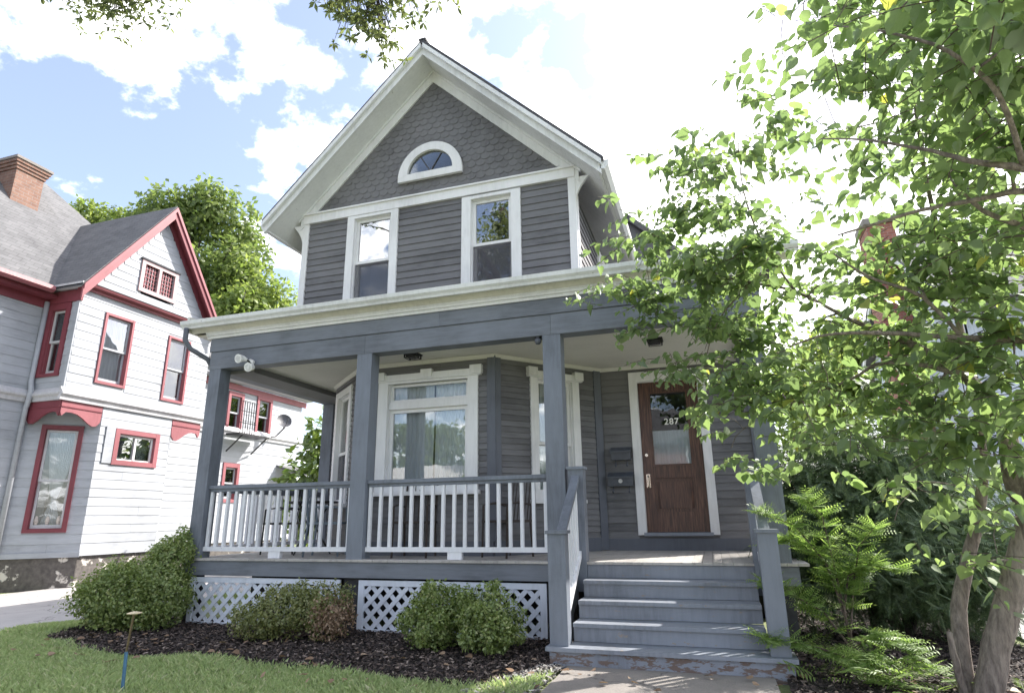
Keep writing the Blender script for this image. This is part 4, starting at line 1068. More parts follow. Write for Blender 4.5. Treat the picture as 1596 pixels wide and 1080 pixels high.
# roofs
zE, zP = 6.22, 10.6
rm = MB(); rm.v = [Vector(v) for v in ((-6.5, -8.4, zE), (-6.5, 7.3, zE), (-14.1, 7.3, zE), (-14.1, -8.4, zE), (-10.3, -4.6, zP), (-10.3, 3.5, zP))]
rm.f = [(0, 1, 5, 4), (1, 2, 5), (2, 3, 4, 5), (3, 0, 4), (0, 3, 2, 1)]
mr_ = rm.build('main_roof', 'roof_grey', NG)
MB(FR((-6.49, 0), d=(0, 1))).extr([(.0, zE + .03), (.10, zE + .04), (.12, zE - .05), (.06, zE - .10), (.0, zE - .10)], -8.4, 1.9).build('main_gutter', 'ngb_pink', mr_)
MB(M_).box(-8.4, 2.15, .0, .30, 6.06, 6.14).build('main_soffit', 'ngb_red', mr_)
MB(M_).box(-8.4, 2.15, .0, .04, 5.86, 6.06).build('main_frieze', 'ngb_red', mr_)
ay, az, sl = 3.97, 9.08, 1.42
def wslab(sgn, d0, d1, x0, x1, top, bot, name, mat, parent):
    vs = [(x, ay + sgn * d, az - sl * d + zz) for zz in (bot, top) for x in (x0, x1) for d in (d0, d1)]
    return MB().hexa([vs[i] for i in range(8)]).build(name, mat, parent)
for sgn in (-1, 1):
    wr = wslab(sgn, 0, 2.02, -9.4, -5.66, .06, -.01, 'wing_roof', 'roof_grey' if sgn > 0 else 'roof_grey', NG)
    wslab(sgn, 0, 2.0, -5.70, -5.652, -.014, -.30, 'rake_board', 'ngb_red' if sgn > 0 else 'ngb_pink', wr)
    wslab(sgn, 0, 2.0, -5.65, -5.62, .02, -.10, 'rake_moulding', 'ngb_pink', wr)
    wslab(sgn, 0, 1.95, -5.89, -5.71, -.10, -.14, 'rake_soffit', 'ngb_red', wr)
    wslab(sgn, .0, 1.75, -5.90, -5.86, -.145, -.36, 'rake_frieze', 'ngb_red' if sgn > 0 else 'ngb_siding', wr)
MB(S_).extr([(.02, 6.24), (.12, 6.22), (.20, 6.24), (.20, 6.32), (.02, 6.32)], -.3, 1.2).build('wing_gutter', 'ngb_grey_trim', NG)
nb('wing_back_fill', 'ngb_siding', W, -9.0, -6.9, 2.2, 5.8, 0, 6.2)
# chimney
ch = MB().box(-9.5, -8.85, 2.06, 2.72, 7.5, 9.78).build('chimney', 'brick_chimney', NG)
for k, e in enumerate((.03, .06, .09)):
    MB().box(-9.5 - e, -8.85 + e, 2.06 - e, 2.72 + e, 9.782 + k * .08, 9.86 + k * .08).build('brick_corbel', 'brick_chimney', ch)
MB().box(-9.62, -8.73, 1.94, 2.84, 10.022, 10.09).build('chimney_cap', 'concrete', ch)
MB().hexa([(-9.9, 2.6, 8.9), (-8.85, 2.6, 8.9), (-9.9, 3.4, 8.9), (-8.85, 3.4, 8.9), (-9.9, 2.79, 9.75), (-9.3, 2.79, 9.6), (-9.9, 3.1, 9.75), (-9.3, 3.1, 9.6)]).build('chimney_cricket', 'roof_grey', ch)
# window shelf with grille, and dish
o = empty('window_balcony', (-6.6, 8.3, 3.75), 'small dark iron window balcony with braces on the rear wall of the red trimmed house', 'balcony')
MB(M_).box(7.7, 9.0, .12, .62, 3.74, 3.79).build('shelf', 'black_metal', o)
for s in (7.85, 8.9): MB(M_).tube([(s, .6, 3.74), (s, .06, 3.28)], .022, 6).build('brace', 'black_metal', o)
for k in range(7): MB(M_).tube([(7.75 + .1 * k, .58, 3.79), (7.75 + .1 * k, .58, 4.75)], .013, 5).build('bar', 'black_metal', o)
for zz in (4.1, 4.45, 4.75): MB(M_).tube([(7.72, .58, zz), (8.4, .58, zz)], .012, 5).build('grille_rail', 'black_metal', o)
o = empty('satellite_dish', (-6.6, 9.95, 3.9), 'grey satellite dish on a bent arm beside the rear window of the red trimmed house', 'satellite dish')
dv = Vector((.75, -.55, .38)).normalized(); dc = Vector((-6.35, 9.75, 4.42))
a_ = dv.cross(Vector((0, 0, 1))).normalized(); b_ = dv.cross(a_)
m = MB()
for i, (r_, h_) in enumerate(((.0, -.05), (.10, -.04), (.18, -.01), (.24, .03))):
    for j in range(18):
        w_ = 2 * math.pi * j / 18; m.v.append(dc + dv * h_ + (a_ * math.cos(w_) + b_ * math.sin(w_)) * max(r_, .001))
for i in range(3):
    for j in range(18): m.f.append((i * 18 + j, i * 18 + (j + 1) % 18, (i + 1) * 18 + (j + 1) % 18, (i + 1) * 18 + j))
m.build('reflector', 'dish_grey', o, smooth=True, recalc=False)
MB().tube([tuple(dc - dv * .05), (-6.45, 9.9, 4.2), (-6.6, 9.72, 3.92), (-6.85, 9.72, 3.92)], .025, 6).build('mount_arm', 'dish_grey', o)
MB().tube([tuple(dc - b_ * -.28), tuple(dc + dv * .42 + b_ * .18)], .012, 5).build('feed_arm', 'dish_grey', o)

# ------------------------------------------------------------------ house on the right behind the tree
RH = empty('right_house', (16.5, 13.8, 0), 'pale blue grey house with brick chimney half hidden behind the multi-stemmed tree', 'house')
FW = FR((13.0, 18.2), (13.0, 9.6))
wl_ = MB(FW).prism([(0, 0), (8.6, 0), (8.6, 6.2), (4.3, 9.6), (0, 6.2)], -.15, 0).build('gable_wall', 'right_siding', RH)
FS = FR((13.0, 9.6), d=(1, 0))
wall(RH, 'front_wall', FS, .0, 8.0, .5, 6.2, [(1.2, 2.1, 3.9, 5.5), (4.6, 5.5, 3.9, 5.5)], .2, 'right_siding', boards='stuff')
for a in (1.2, 4.6): window(RH, FS, a, a + .9, 3.9, 5.5, cas=.1, cast=.1, gl='glass_ngb', curtain=[(.02, .98, .3, .98, 'blind', 6)])
for sgn in (-1, 1):
    vs = [(x, 13.9 + sgn * d, 9.75 - .79 * d + zz) for zz in (0, .1) for x in (12.6, 21.2) for d in (0, 4.8)]
    r_ = MB().hexa(vs).build('roof', 'roof_grey', RH)
    vs = [(x, 13.9 + sgn * d, 9.75 - .79 * d + zz) for zz in (-.22, -.004) for x in (12.62, 12.68) for d in (0, 4.8)]
    MB().hexa(vs).build('rake_board', 'white_trim', r_)
c_ = MB().box(12.2, 12.97, 12.9, 13.9, 0, 9.9).build('chimney', 'brick_wall', RH)
MB().box(12.12, 13.05, 12.82, 13.98, 9.902, 10.1).build('chimney_cap', 'concrete', c_)
MB(FW).box(.2, 8.4, .001, .03, .0, .5).build('foundation', 'foundation', RH)

# ------------------------------------------------------------------ across the street (seen only in the window glass)
def far_house(cx, y, w, d, h, rise, wmat, rmat, lab):
    o = empty('street_house', (cx, y - d / 2, 0), lab, 'house', 'houses across the street')
    f = FR((cx + w / 2, y), (cx - w / 2, y))
    MB(W).box(cx - w / 2, cx + w / 2, y - d, y, 0, h).build('wall', wmat, o)
    for sgn in (-1, 1):
        vs = [(x, y - d / 2 + sgn * k, h + rise - rise / (d / 2) * k + zz) for zz in (0, .15) for x in (cx - w / 2 - .4, cx + w / 2 + .4) for k in (0, d / 2 + .5)]
        MB().hexa(vs).build('roof', rmat, o)
    n_ = int(w / 2.6)
    for lev in range(max(1, int(h / 2.8))):
        for k in range(n_):
            s = (k + .5) * w / n_
            wn_ = MB(f).box(s - .6, s + .6, .01, .06, .9 + lev * 2.8, 2.6 + lev * 2.8).build('window', 'white_trim', o)
            MB(f).box(s - .45, s + .45, .061, .07, 1.05 + lev * 2.8, 2.45 + lev * 2.8).build('pane', 'dark_lens', wn_)
far_house(-14, -29, 11, 9, 2.9, 2.0, 'tan_siding', 'roof_pale', 'low pale house reflected in the picture window glass')
far_house(4.5, -28, 7, 9, 5.8, 2.5, 'brick_wall', 'roof_grey', 'brick house reflected in the front door glass')

# ------------------------------------------------------------------ vegetation
def blob_leaves(lobes, n, size, tpl, up=.25, shell=.55, sz=(.7, 1.3), droop=0.0):
    """leaves spread through a set of ellipsoids (cx,cy,cz,rx,ry,rz), denser near the surface"""
    vol = np.array([l[3] * l[4] * l[5] for l in lobes]) ** .72; vol /= vol.sum()
    idx = RNG.choice(len(lobes), n, p=vol); L = np.array(lobes)[idx]
    u = unit(n); r = 1 - (1 - shell) * RNG.random(n) ** 1.6 + RNG.normal(0, .05, n)
    # lumpy surface
    lump = 1 + .12 * np.sin(u[:, 0] * 7 + idx) * np.sin(u[:, 1] * 6 + 2 * idx) + .10 * np.sin(u[:, 2] * 9 + u[:, 0] * 5)
    P = L[:, :3] + u * L[:, 3:6] * (r * lump)[:, None]
    N = u * .8 + RNG.normal(0, .55, (n, 3)); N[:, 2] += up
    N /= np.linalg.norm(N, axis=1, keepdims=True)
    X = RNG.normal(0, 1, (n, 3)) + u * .6; X[:, 2] -= droop; X -= N * (X * N).sum(1, keepdims=True)
    S = size * RNG.uniform(sz[0], sz[1], n)
    return P, X, N, S
def shrub(name, lab, lobes, n, size, mat, base, dead=None, group='clipped shrubs in front of the porch', cat='shrub'):
    o = empty(name, base, lab, cat, group)
    rs = random.Random(n); body = list(lobes)
    for q in range(34):
        l = rs.choice(body); a = rs.uniform(0, 6.28); e = rs.uniform(-.1, 1.0); c_ = math.sqrt(max(0, 1 - e * e)); k_ = rs.uniform(.95, 1.12)
        u_ = rs.uniform(.04, .09); lobes = lobes + [(l[0] + l[3] * c_ * math.cos(a) * k_, l[1] + l[4] * c_ * math.sin(a) * k_, l[2] + l[5] * e * k_, u_, u_, u_ * rs.uniform(.9, 1.7))]
    P, X, N, S = blob_leaves(lobes, n, size, DIAMOND); k = P[:, 2] > .015
    if dead is not None:
        dmask = (np.linalg.norm((P - np.array(dead[:3])) / np.array(dead[3:6]), axis=1) + RNG.normal(0, .3, len(P))) < 1
        V, F = scatter(*DIAMOND, P[k & dmask], X[k & dmask], N[k & dmask], S[k & dmask]); np_obj('dead_foliage', V, F, 'leaf_dead', o, label='brown dried foliage')
        k &= ~dmask
    V, F = scatter(*DIAMOND, P[k], X[k], N[k], S[k]); np_obj('foliage', V, F, mat, o)
    m = MB(); rr = random.Random(len(lab))
    for l in body:
        for j in range(9):
            a = rr.uniform(0, 6.28); e = rr.uniform(.45, .95)
            tip = Vector((l[0] + math.cos(a) * l[3] * e * .8, l[1] + math.sin(a) * l[4] * e * .8, l[2] + l[5] * rr.uniform(-.2, .8)))
            b0 = Vector((base[0] + rr.uniform(-.08, .08), base[1] + rr.uniform(-.06, .06), -.01)); mid = b0.lerp(tip, .5) + Vector((rr.uniform(-.05, .05), rr.uniform(-.05, .05), .05))
            m.tube([b0, mid, tip], [.014, .009, .003], 5)
    m.build('stem', 'twig', o)
    return o
shrub('shrub', 'large rounded green shrub with a taller leafy top left of the porch', [(-.32, -.55, .40, .66, .52, .42), (-.55, -.45, .34, .44, .48, .34), (.10, -.48, .36, .38, .42, .38), (-.15, -.1, .74, .36, .34, .30), (-.05, .02, .95, .18, .2, .19), (-.36, .0, .86, .15, .2, .15)], 26000, .042, 'leaf_box', (-.3, -.4, 0))
shrub('shrub', 'low olive shrub with a brown dead patch on its right side', [(2.10, -.62, .28, .38, .34, .28), (1.85, -.72, .20, .32, .30, .20), (2.55, -.52, .33, .29, .31, .26), (2.70, -.62, .22, .24, .28, .22)], 12000, .036, 'leaf_box_b', (2.15, -.6, 0), dead=(2.88, -.70, .20, .26, .5, .27))
shrub('shrub', 'left one of two round shrubs touching before the right lattice', [(3.99, -.62, .29, .27, .32, .29), (3.97, -.70, .2, .29, .30, .2)], 8000, .036, 'leaf_box', (3.9, -.6, 0))
shrub('shrub', 'right one of two round shrubs touching before the right lattice', [(4.58, -.64, .31, .28, .34, .30), (4.60, -.74, .2, .29, .3, .2)], 8500, .036, 'leaf_box', (4.55, -.65, 0))

# tangle of limbs -> tree skeleton
def grow_tree(m, limbs, n=8):
    for pts in limbs:
        P = [Vector(p[:3]) for p in pts]; r = [p[3] for p in pts]
        Q = []; q = []
        for i in range(len(P) - 1):
            a, b = P[max(0, i - 1)], P[i]; c, d = P[i + 1], P[min(len(P) - 1, i + 2)]
            for k in range(4):
                t = k / 4
                Q.append(.5 * ((2 * b) + (c - a) * t + (2 * a - 5 * b + 4 * c - d) * t * t + (3 * b - a - 3 * c + d) * t ** 3)); q.append(r[i] + (r[i + 1] - r[i]) * t)
        Q.append(P[-1]); q.append(r[-1])
        Q = [p + Vector((random.uniform(-1, 1), random.uniform(-1, 1), random.uniform(-1, 1))) * min(.006, rr * .2) for p, rr in zip(Q, q)]
        m.tube(Q, q, n)
        yield Q, q
LIMBS={"A":[[8.52,-1.3,0.0,0.09],[8.69,-1.32,0.47,0.0855],[8.91,-1.4,1.04,0.0792],[8.96,-1.47,1.28,0.0738],[8.9,-1.5,1.48,0.0675],[8.85,-1.67,1.86,0.0558],[8.68,-1.76,2.19,0.045],[8.41,-1.82,2.42,0.0306],[8.17,-1.85,2.57,0.0216],[7.97,-1.88,2.69,0.0144]],"B":[[8.43,-1.23,-0.02,0.0585],[8.47,-1.17,0.35,0.0558],[8.54,-1.12,0.66,0.0522],[8.68,-1.11,1.02,0.045],[8.8,-1.2,1.45,0.0378],[8.83,-1.35,1.93,0.0306],[8.73,-1.65,2.57,0.0234],[8.6,-1.98,3.08,0.018],[8.42,-2.49,3.61,0.0126],[8.27,-3.0,3.93,0.0072]],"B2":[[8.49,-1.19,-0.03,0.045],[8.62,-1.1,0.39,0.0414],[8.73,-1.05,0.65,0.0378],[8.91,-1.03,1.07,0.0306],[9.13,-1.13,1.74,0.0216]],"D":[[8.4,-1.27,0.01,0.027],[8.37,-1.32,0.24,0.0234],[8.36,-1.33,0.44,0.018]],"L1":[[8.95,-1.46,1.26,0.0432],[9.07,-1.98,1.82,0.036],[8.93,-2.31,2.19,0.0302],[8.78,-2.38,2.31,0.0245],[8.47,-2.37,2.36,0.0202],[8.16,-2.34,2.43,0.0158],[7.73,-2.25,2.5,0.0101],[7.46,-2.15,2.46,0.0058]],"L2":[[8.47,-2.37,2.36,0.0144],[8.31,-2.43,2.59,0.013],[8.2,-2.48,2.68,0.0115],[7.95,-2.46,2.84,0.0094],[7.78,-2.49,3.01,0.005]],"L4":[[8.93,-2.31,2.19,0.0288],[8.86,-2.96,2.62,0.0245],[8.65,-3.3,2.84,0.0202],[8.51,-3.36,2.88,0.0173],[8.31,-3.28,2.9,0.0137],[8.11,-3.16,2.94,0.0108],[7.85,-3.03,2.94,0.0086],[7.72,-2.94,2.95,0.005]],"L5":[[8.86,-2.96,2.62,0.0216],[8.61,-3.07,2.79,0.0173],[8.43,-3.1,2.91,0.013],[8.32,-3.13,3.07,0.0086]],"L6":[[8.68,-1.76,2.19,0.0252],[8.58,-1.79,2.25,0.0216],[8.37,-1.79,2.33,0.018],[8.12,-1.73,2.37,0.0137],[7.95,-1.62,2.29,0.0108],[7.61,-1.39,2.2,0.0065],[7.31,-1.14,2.1,0.0036]],"L7":[[8.65,-3.3,2.84,0.0216],[8.55,-3.6,2.83,0.0216],[8.35,-3.74,2.82,0.0187],[8.18,-3.71,2.91,0.0144],[8.05,-3.61,3.06,0.0101],[7.83,-3.43,3.29,0.0065],[7.67,-3.16,3.51,0.0043]],"L8":[[8.41,-1.82,2.42,0.0216],[8.01,-1.69,2.74,0.0158],[7.66,-1.52,3.09,0.013],[7.33,-1.33,3.29,0.0101],[6.9,-1.18,3.51,0.0072],[6.42,-1.07,3.62,0.0043]],"L9":[[7.66,-1.52,3.09,0.0108],[7.45,-1.56,3.55,0.0086],[7.34,-1.66,4.02,0.0065],[7.33,-1.84,4.43,0.0043]],"L10":[[8.35,-3.74,2.82,0.0144],[8.19,-4.03,3.04,0.0115],[7.98,-4.18,3.21,0.0086],[7.78,-4.13,3.42,0.0058],[7.62,-3.99,3.63,0.0036]],"L11":[[7.33,-1.33,3.29,0.0086],[7.03,-1.12,3.03,0.0065],[6.88,-1.02,2.69,0.0043]],"L12":[[7.34,-1.66,4.02,0.0058],[7.02,-1.43,4.07,0.0043],[6.75,-1.45,4.32,0.0029]]}
CLUSTERS=[[7.64,-2.81,4.75,1],[7.63,-3.42,4.21,4],[7.76,-3.71,3.96,6],[8.05,-3.57,3.97,7],[8.09,-3.93,3.53,8],[8.24,-3.84,3.62,8],[8.26,-4.02,3.43,7],[8.27,-4.37,3.16,6],[7.65,-2.64,4.61,3],[7.86,-2.83,4.43,7],[7.86,-3.18,4.05,8],[7.98,-3.51,3.76,8],[8.21,-3.43,3.79,8],[8.32,-3.56,3.55,8],[8.29,-3.93,3.27,8],[8.45,-3.93,3.29,6],[7.38,-2.52,4.46,2],[7.59,-2.2,4.46,5],[7.83,-2.74,4.08,4],[7.94,-3.08,3.78,7],[8.14,-3.02,3.85,8],[8.24,-3.13,3.67,8],[8.41,-3.25,3.52,8],[8.4,-3.62,3.25,7],[8.57,-3.67,3.2,6],[7.12,-1.54,4.68,1],[7.27,-1.78,4.49,5],[7.6,-1.96,4.34,6],[7.88,-2.41,4.03,2],[7.92,-2.64,3.84,4],[8.27,-2.64,3.68,6],[8.37,-3.0,3.54,7],[8.54,-2.82,3.59,7],[8.53,-3.37,3.16,7],[8.61,-3.49,3.14,6],[6.67,-1.63,4.47,3],[6.95,-1.44,4.43,5],[7.19,-2.07,4.07,6],[7.64,-1.97,3.89,3],[7.83,-2.05,3.85,1],[8.09,-1.97,3.82,3],[8.26,-2.4,3.55,5],[8.47,-2.49,3.47,6],[8.43,-2.94,3.3,6],[8.62,-2.97,3.26,5],[8.77,-3.08,3.04,5],[6.22,-1.46,4.15,1],[6.66,-1.25,4.05,5],[7.0,-1.58,3.97,6],[7.24,-1.35,3.92,5],[7.61,-1.69,3.76,3],[7.82,-1.98,3.68,2],[8.01,-2.25,3.42,3],[8.29,-1.88,3.54,5],[8.49,-2.25,3.29,5],[8.66,-2.4,3.23,5],[8.79,-2.48,3.15,5],[8.92,-2.58,3.01,5],[6.29,-1.04,3.95,2],[6.53,-1.33,3.84,5],[6.86,-1.62,3.47,6],[7.27,-1.68,3.52,6],[7.45,-1.83,3.34,5],[7.83,-1.7,3.38,4],[8.02,-1.96,3.15,3],[8.26,-2.2,3.13,4],[8.38,-2.36,3.07,5],[8.73,-2.06,3.14,6],[8.6,-2.77,2.83,6],[8.88,-2.66,2.72,5],[6.06,-0.8,3.6,4],[6.42,-0.83,3.48,6],[6.95,-1.3,3.37,7],[7.24,-1.27,3.39,8],[7.61,-1.29,3.25,6],[7.86,-1.68,3.09,4],[8.09,-1.5,3.12,5],[8.18,-1.99,2.95,7],[8.34,-2.21,2.79,8],[8.55,-2.26,2.81,8],[8.83,-2.13,2.79,7],[8.98,-2.27,2.71,5],[6.39,-0.83,3.23,4],[6.9,-0.82,3.13,7],[7.13,-1.2,2.84,8],[7.45,-1.03,2.94,6],[7.71,-1.68,2.68,3],[8.0,-1.5,2.78,5],[8.2,-1.84,2.59,8],[8.47,-1.78,2.62,8],[8.47,-2.39,2.36,8],[8.75,-2.31,2.41,7],[8.91,-2.46,2.4,5],[6.55,-1.02,2.66,2],[6.73,-0.67,2.66,5],[7.14,-1.12,2.5,7],[7.44,-1.51,2.52,5],[7.78,-1.52,2.45,4],[7.94,-1.33,2.36,6],[8.32,-1.44,2.46,8],[8.4,-1.79,2.34,8],[8.42,-2.37,2.23,7],[8.67,-2.47,2.17,6],[8.89,-2.21,2.24,4],[6.87,-1.22,2.16,1],[7.19,-1.4,2.23,4],[7.43,-1.36,2.23,5],[7.73,-1.01,2.19,5],[7.93,-1.44,2.08,6],[8.29,-1.36,2.19,7],[8.46,-1.64,2.05,7],[8.55,-1.91,2.03,6],[8.65,-2.17,1.94,6],[8.69,-2.55,1.83,4],[7.03,-0.93,1.87,2],[7.5,-0.8,1.84,3],[7.66,-1.41,1.81,3],[7.89,-1.74,1.78,4],[8.19,-1.63,1.85,5],[8.35,-2.01,1.76,5],[8.41,-2.12,1.74,4],[8.63,-2.1,1.74,4],[8.68,-2.47,1.63,3],[8.29,-1.13,1.53,3],[8.28,-1.77,1.48,1],[8.6,-1.64,1.45,1],[8.91,-1.37,1.53,2],[9.17,-1.47,1.54,2],[8.08,-1.61,1.22,1],[8.61,-1.22,1.32,2],[8.75,-1.66,1.22,2],[8.99,-1.65,1.3,1],[8.54,-1.44,0.88,2],[8.61,-1.79,1.0,1],[7.65,-3.7,4.25,2],[7.82,-3.89,4.03,5],[7.89,-3.94,3.9,6],[7.95,-4.26,3.57,7],[8.13,-4.23,3.53,7],[8.03,-4.61,3.18,6],[8.33,-4.3,3.32,5]]

LIMBS.pop('B2')
TREE = empty('redbud_tree', (8.55, -1.1, 0), 'multi-stemmed tree with heart shaped bright green leaves right of the steps', 'tree')
nodes = []
stems = {'A', 'B', 'D'}
for grp, nm in ((stems, 'trunk'), (set(LIMBS) - stems, 'limb')):
    for key in sorted(grp):
        m = MB()
        L_ = [p[:] for p in LIMBS[key]]
        if key in stems: L_ = [[L_[0][0], L_[0][1], -.10, L_[0][3] * 1.05]] + L_
        for Q, q in grow_tree(m, [L_], 10 if nm == 'trunk' else 7): nodes += [(p, r_) for p, r_ in zip(Q, q) if p.z > .9]
        m.build(nm, 'bark', TREE, smooth=True)
# side branches reach out to each leafy cluster, nearest first
NP = np.array([tuple(p) for p, r_ in nodes]); NR = np.array([r_ for p, r_ in nodes])
bm_ = MB(); twm = MB()
todo = sorted(CLUSTERS, key=lambda c: float(np.min(np.linalg.norm(NP - np.array(c[:3]), axis=1))))
LP, LX, LN, LS = [], [], [], []
for c in todo:
    tgt = Vector(c[:3]); dist = np.linalg.norm(NP - np.array(c[:3]), axis=1); i = int(np.argmin(dist)); p0 = Vector(NP[i]); dd = dist[i]
    if dd > .12:
        steps = max(3, int(dd / .12)); pts = []; rad = []
        r0 = min(NR[i] * .7, .007 + .010 * dd); side = Vector((random.uniform(-1, 1), random.uniform(-1, 1), random.uniform(.0, 1))) * dd * .16
        for k in range(steps + 1):
            t = k / steps; pts.append(p0.lerp(tgt, t) + side * math.sin(math.pi * t) + Vector((random.uniform(-1, 1), random.uniform(-1, 1), random.uniform(-1, 1))) * .012); rad.append(r0 * (1 - t) + .0035 * t)
        bm_.tube(pts, rad, 6)
        NP = np.vstack([NP, np.array([tuple(p) for p in pts[1:]])]); NR = np.concatenate([NR, np.array(rad[1:])])
    for k in range(max(1, int(round(c[3] * ((2.9 if c[2] < 4.0 else 1.9) if c[0] < 7.5 else (.8 if c[2] > 3.4 else 1.5)))))):
        st = tgt + Vector(RNG.normal(0, .09, 3)); a = RNG.uniform(0, 2 * math.pi)
        d_ = Vector((math.cos(a), math.sin(a), RNG.uniform(-.35, .45))).normalized(); ln = RNG.uniform(.25, .5)
        nl = int(RNG.integers(6, 10)); tp = [st]
        for j in range(nl):
            t = (j + .6) / nl; p = st + d_ * ln * t + Vector((0, 0, -.10 * t * t * ln * 2))
            tp.append(p)
            sd = d_.cross(Vector((0, 0, 1))).normalized() * (1 if j % 2 else -1)
            out = (sd * RNG.uniform(.5, 1.0) + d_ * RNG.uniform(.1, .6) + Vector((0, 0, -RNG.uniform(.1, .9)))).normalized()
            pet = RNG.uniform(.015, .045); LP.append(tuple(p + out * pet)); LX.append(tuple(out))
            nn = Vector((RNG.normal(0, .45), RNG.normal(0, .45), 1)); LN.append(tuple(nn)); LS.append(RNG.choice([.055, .085, .115], p=[.25, .45, .30]) * RNG.uniform(.85, 1.3) * (1 - .3 * t))
        twm.tube(tp, [.003] * (len(tp) - 1) + [.0015], 4, cap=False)
bm_.build('branches', 'bark', TREE, smooth=True, kind='stuff')
twm.build('twigs', 'twig', TREE, kind='stuff', recalc=False)
LP = np.array(LP); LX = np.array(LX); LN = np.array(LN); LS = np.array(LS)
# keep leaves clear of the porch roof and steps
ok = ~((LP[:, 0] < 7.95) & (LP[:, 1] > -.47)); LP, LX, LN, LS = LP[ok], LX[ok], LN[ok], LS[ok]
cd = np.linalg.norm(LP - np.array(CAM_LOC), axis=1)
fwd = np.array(_f); vis = ((LP - np.array(CAM_LOC)) @ fwd) > .4
rr_ = (LP - np.array(CAM_LOC)); uu = rr_ @ np.array(_r2) / (rr_ @ fwd); vv = rr_ @ np.array(_u2) / (rr_ @ fwd)
inframe = vis & (abs(uu) < .82) & (abs(vv) < .56)
rank = np.argsort(np.where(inframe, -LS / cd, 1e9)); big = rank[:300]; restm = np.ones(len(LP), bool); restm[big] = False
flat = RNG.random(len(LP)) < .5
Va, Fa = scatter(*HEART, LP[restm & flat], LX[restm & flat], LN[restm & flat], LS[restm & flat])
Vb, Fb = scatter(*HEART2, LP[restm & ~flat], LX[restm & ~flat], LN[restm & ~flat], LS[restm & ~flat])
V = np.vstack([Va, Vb]); F = np.vstack([Fa, Fb + len(Va)])
crown = np_obj('crown', V, F, 'leaf_redbud', TREE, smooth=False, kind='stuff')
hmeshes = []
for T_ in (HEART, HEART2):
    hm2 = bpy.data.meshes.new('leaf'); hm2.from_pydata([tuple(v) for v in T_[0]], [], [tuple(int(i) for i in f) for f in T_[1]]); hmeshes.append(hm2)
t = NT('leaf_redbud_single')
def single_leaf():
    c = t.ramp(t.rnd(), [(0, (.13, .185, .095)), (.55, (.19, .265, .115)), (.985, (.26, .34, .14)), (.998, (.44, .42, .08))])
    vein = t.noise(t.stretch(t.n('ShaderNodeTexCoord').outputs['Object'], (3, 9, 3)), 2, 3).outputs['Fac']
    c = t.mix(t.math('MULTIPLY', vein, .4), c, (.05, .09, .02))
    d = t.n('ShaderNodeBsdfDiffuse'); t.l(c, d.inputs[0]); tr = t.n('ShaderNodeBsdfTranslucent'); t.l(t.mix(1.0, c, (1.52, 1.6, 1.12), 'MULTIPLY'), tr.inputs[0])
    m = t.n('ShaderNodeMixShader'); m.inputs[0].default_value = .58; t.l(d.outputs[0], m.inputs[1]); t.l(tr.outputs[0], m.inputs[2])
    g = t.n('ShaderNodeBsdfGlossy'); g.inputs['Roughness'].default_value = .45
    m2 = t.n('ShaderNodeMixShader'); m2.inputs[0].default_value = .07; t.l(m.outputs[0], m2.inputs[1]); t.l(g.outputs[0], m2.inputs[2]); t.l(m2.outputs[0], t.out.inputs[0])
single_leaf()
for hm2 in hmeshes: hm2.materials.append(t.m)
for i in big:
    X = Vector(LX[i]).normalized(); Y = Vector(LN[i]).cross(X).normalized(); Z = X.cross(Y)
    o = bpy.data.objects.new('leaf', hmeshes[0 if flat[i] else 1]); link(o, LP[i], crown)
    o.rotation_euler = Matrix((X, Y, Z)).transposed().to_euler(); o.scale = (LS[i],) * 3

# dark evergreen behind the tree
def frond_mass(lobes, n, size, tpl, droop=.5, shell=.5):
    P, X, N, S = blob_leaves(lobes, n, size, tpl, up=.5, shell=shell, droop=droop)
    return scatter(*tpl, P, X, N, S)
o = empty('yew_shrub', (8.4, 1.2, 0), 'big dark evergreen shrub behind the multi-stemmed tree', 'shrub')
V, F = frond_mass([(8.35, 1.1, 1.15, .85, .8, 1.05), (9.15, 1.3, 1.0, .75, .8, .95), (7.95, 1.0, 1.5, .50, .55, .70), (8.75, 1.0, 1.65, .65, .6, .65), (8.6, .7, .75, .8, .6, .55), (9.3, .9, .7, .5, .5, .6), (7.75, .9, .9, .45, .5, .8)], 24000, .19, SPRAY, .35, .2)
np_obj('foliage', V[:], F, 'leaf_yew', o)
m = MB()
for k in range(16):
    a = random.uniform(0, 6.28); b0 = Vector((8.5 + random.uniform(-.2, .2), 1.2 + random.uniform(-.15, .15), -.02)); tip = Vector((8.5 + math.cos(a) * random.uniform(.4, .9), 1.15 + math.sin(a) * .5, random.uniform(.9, 2.1)))
    m.tube([b0, b0.lerp(tip, .5) + Vector((0, 0, .12)), tip], [.035, .02, .006], 6)
m.build('stem', 'bark_dark', o)
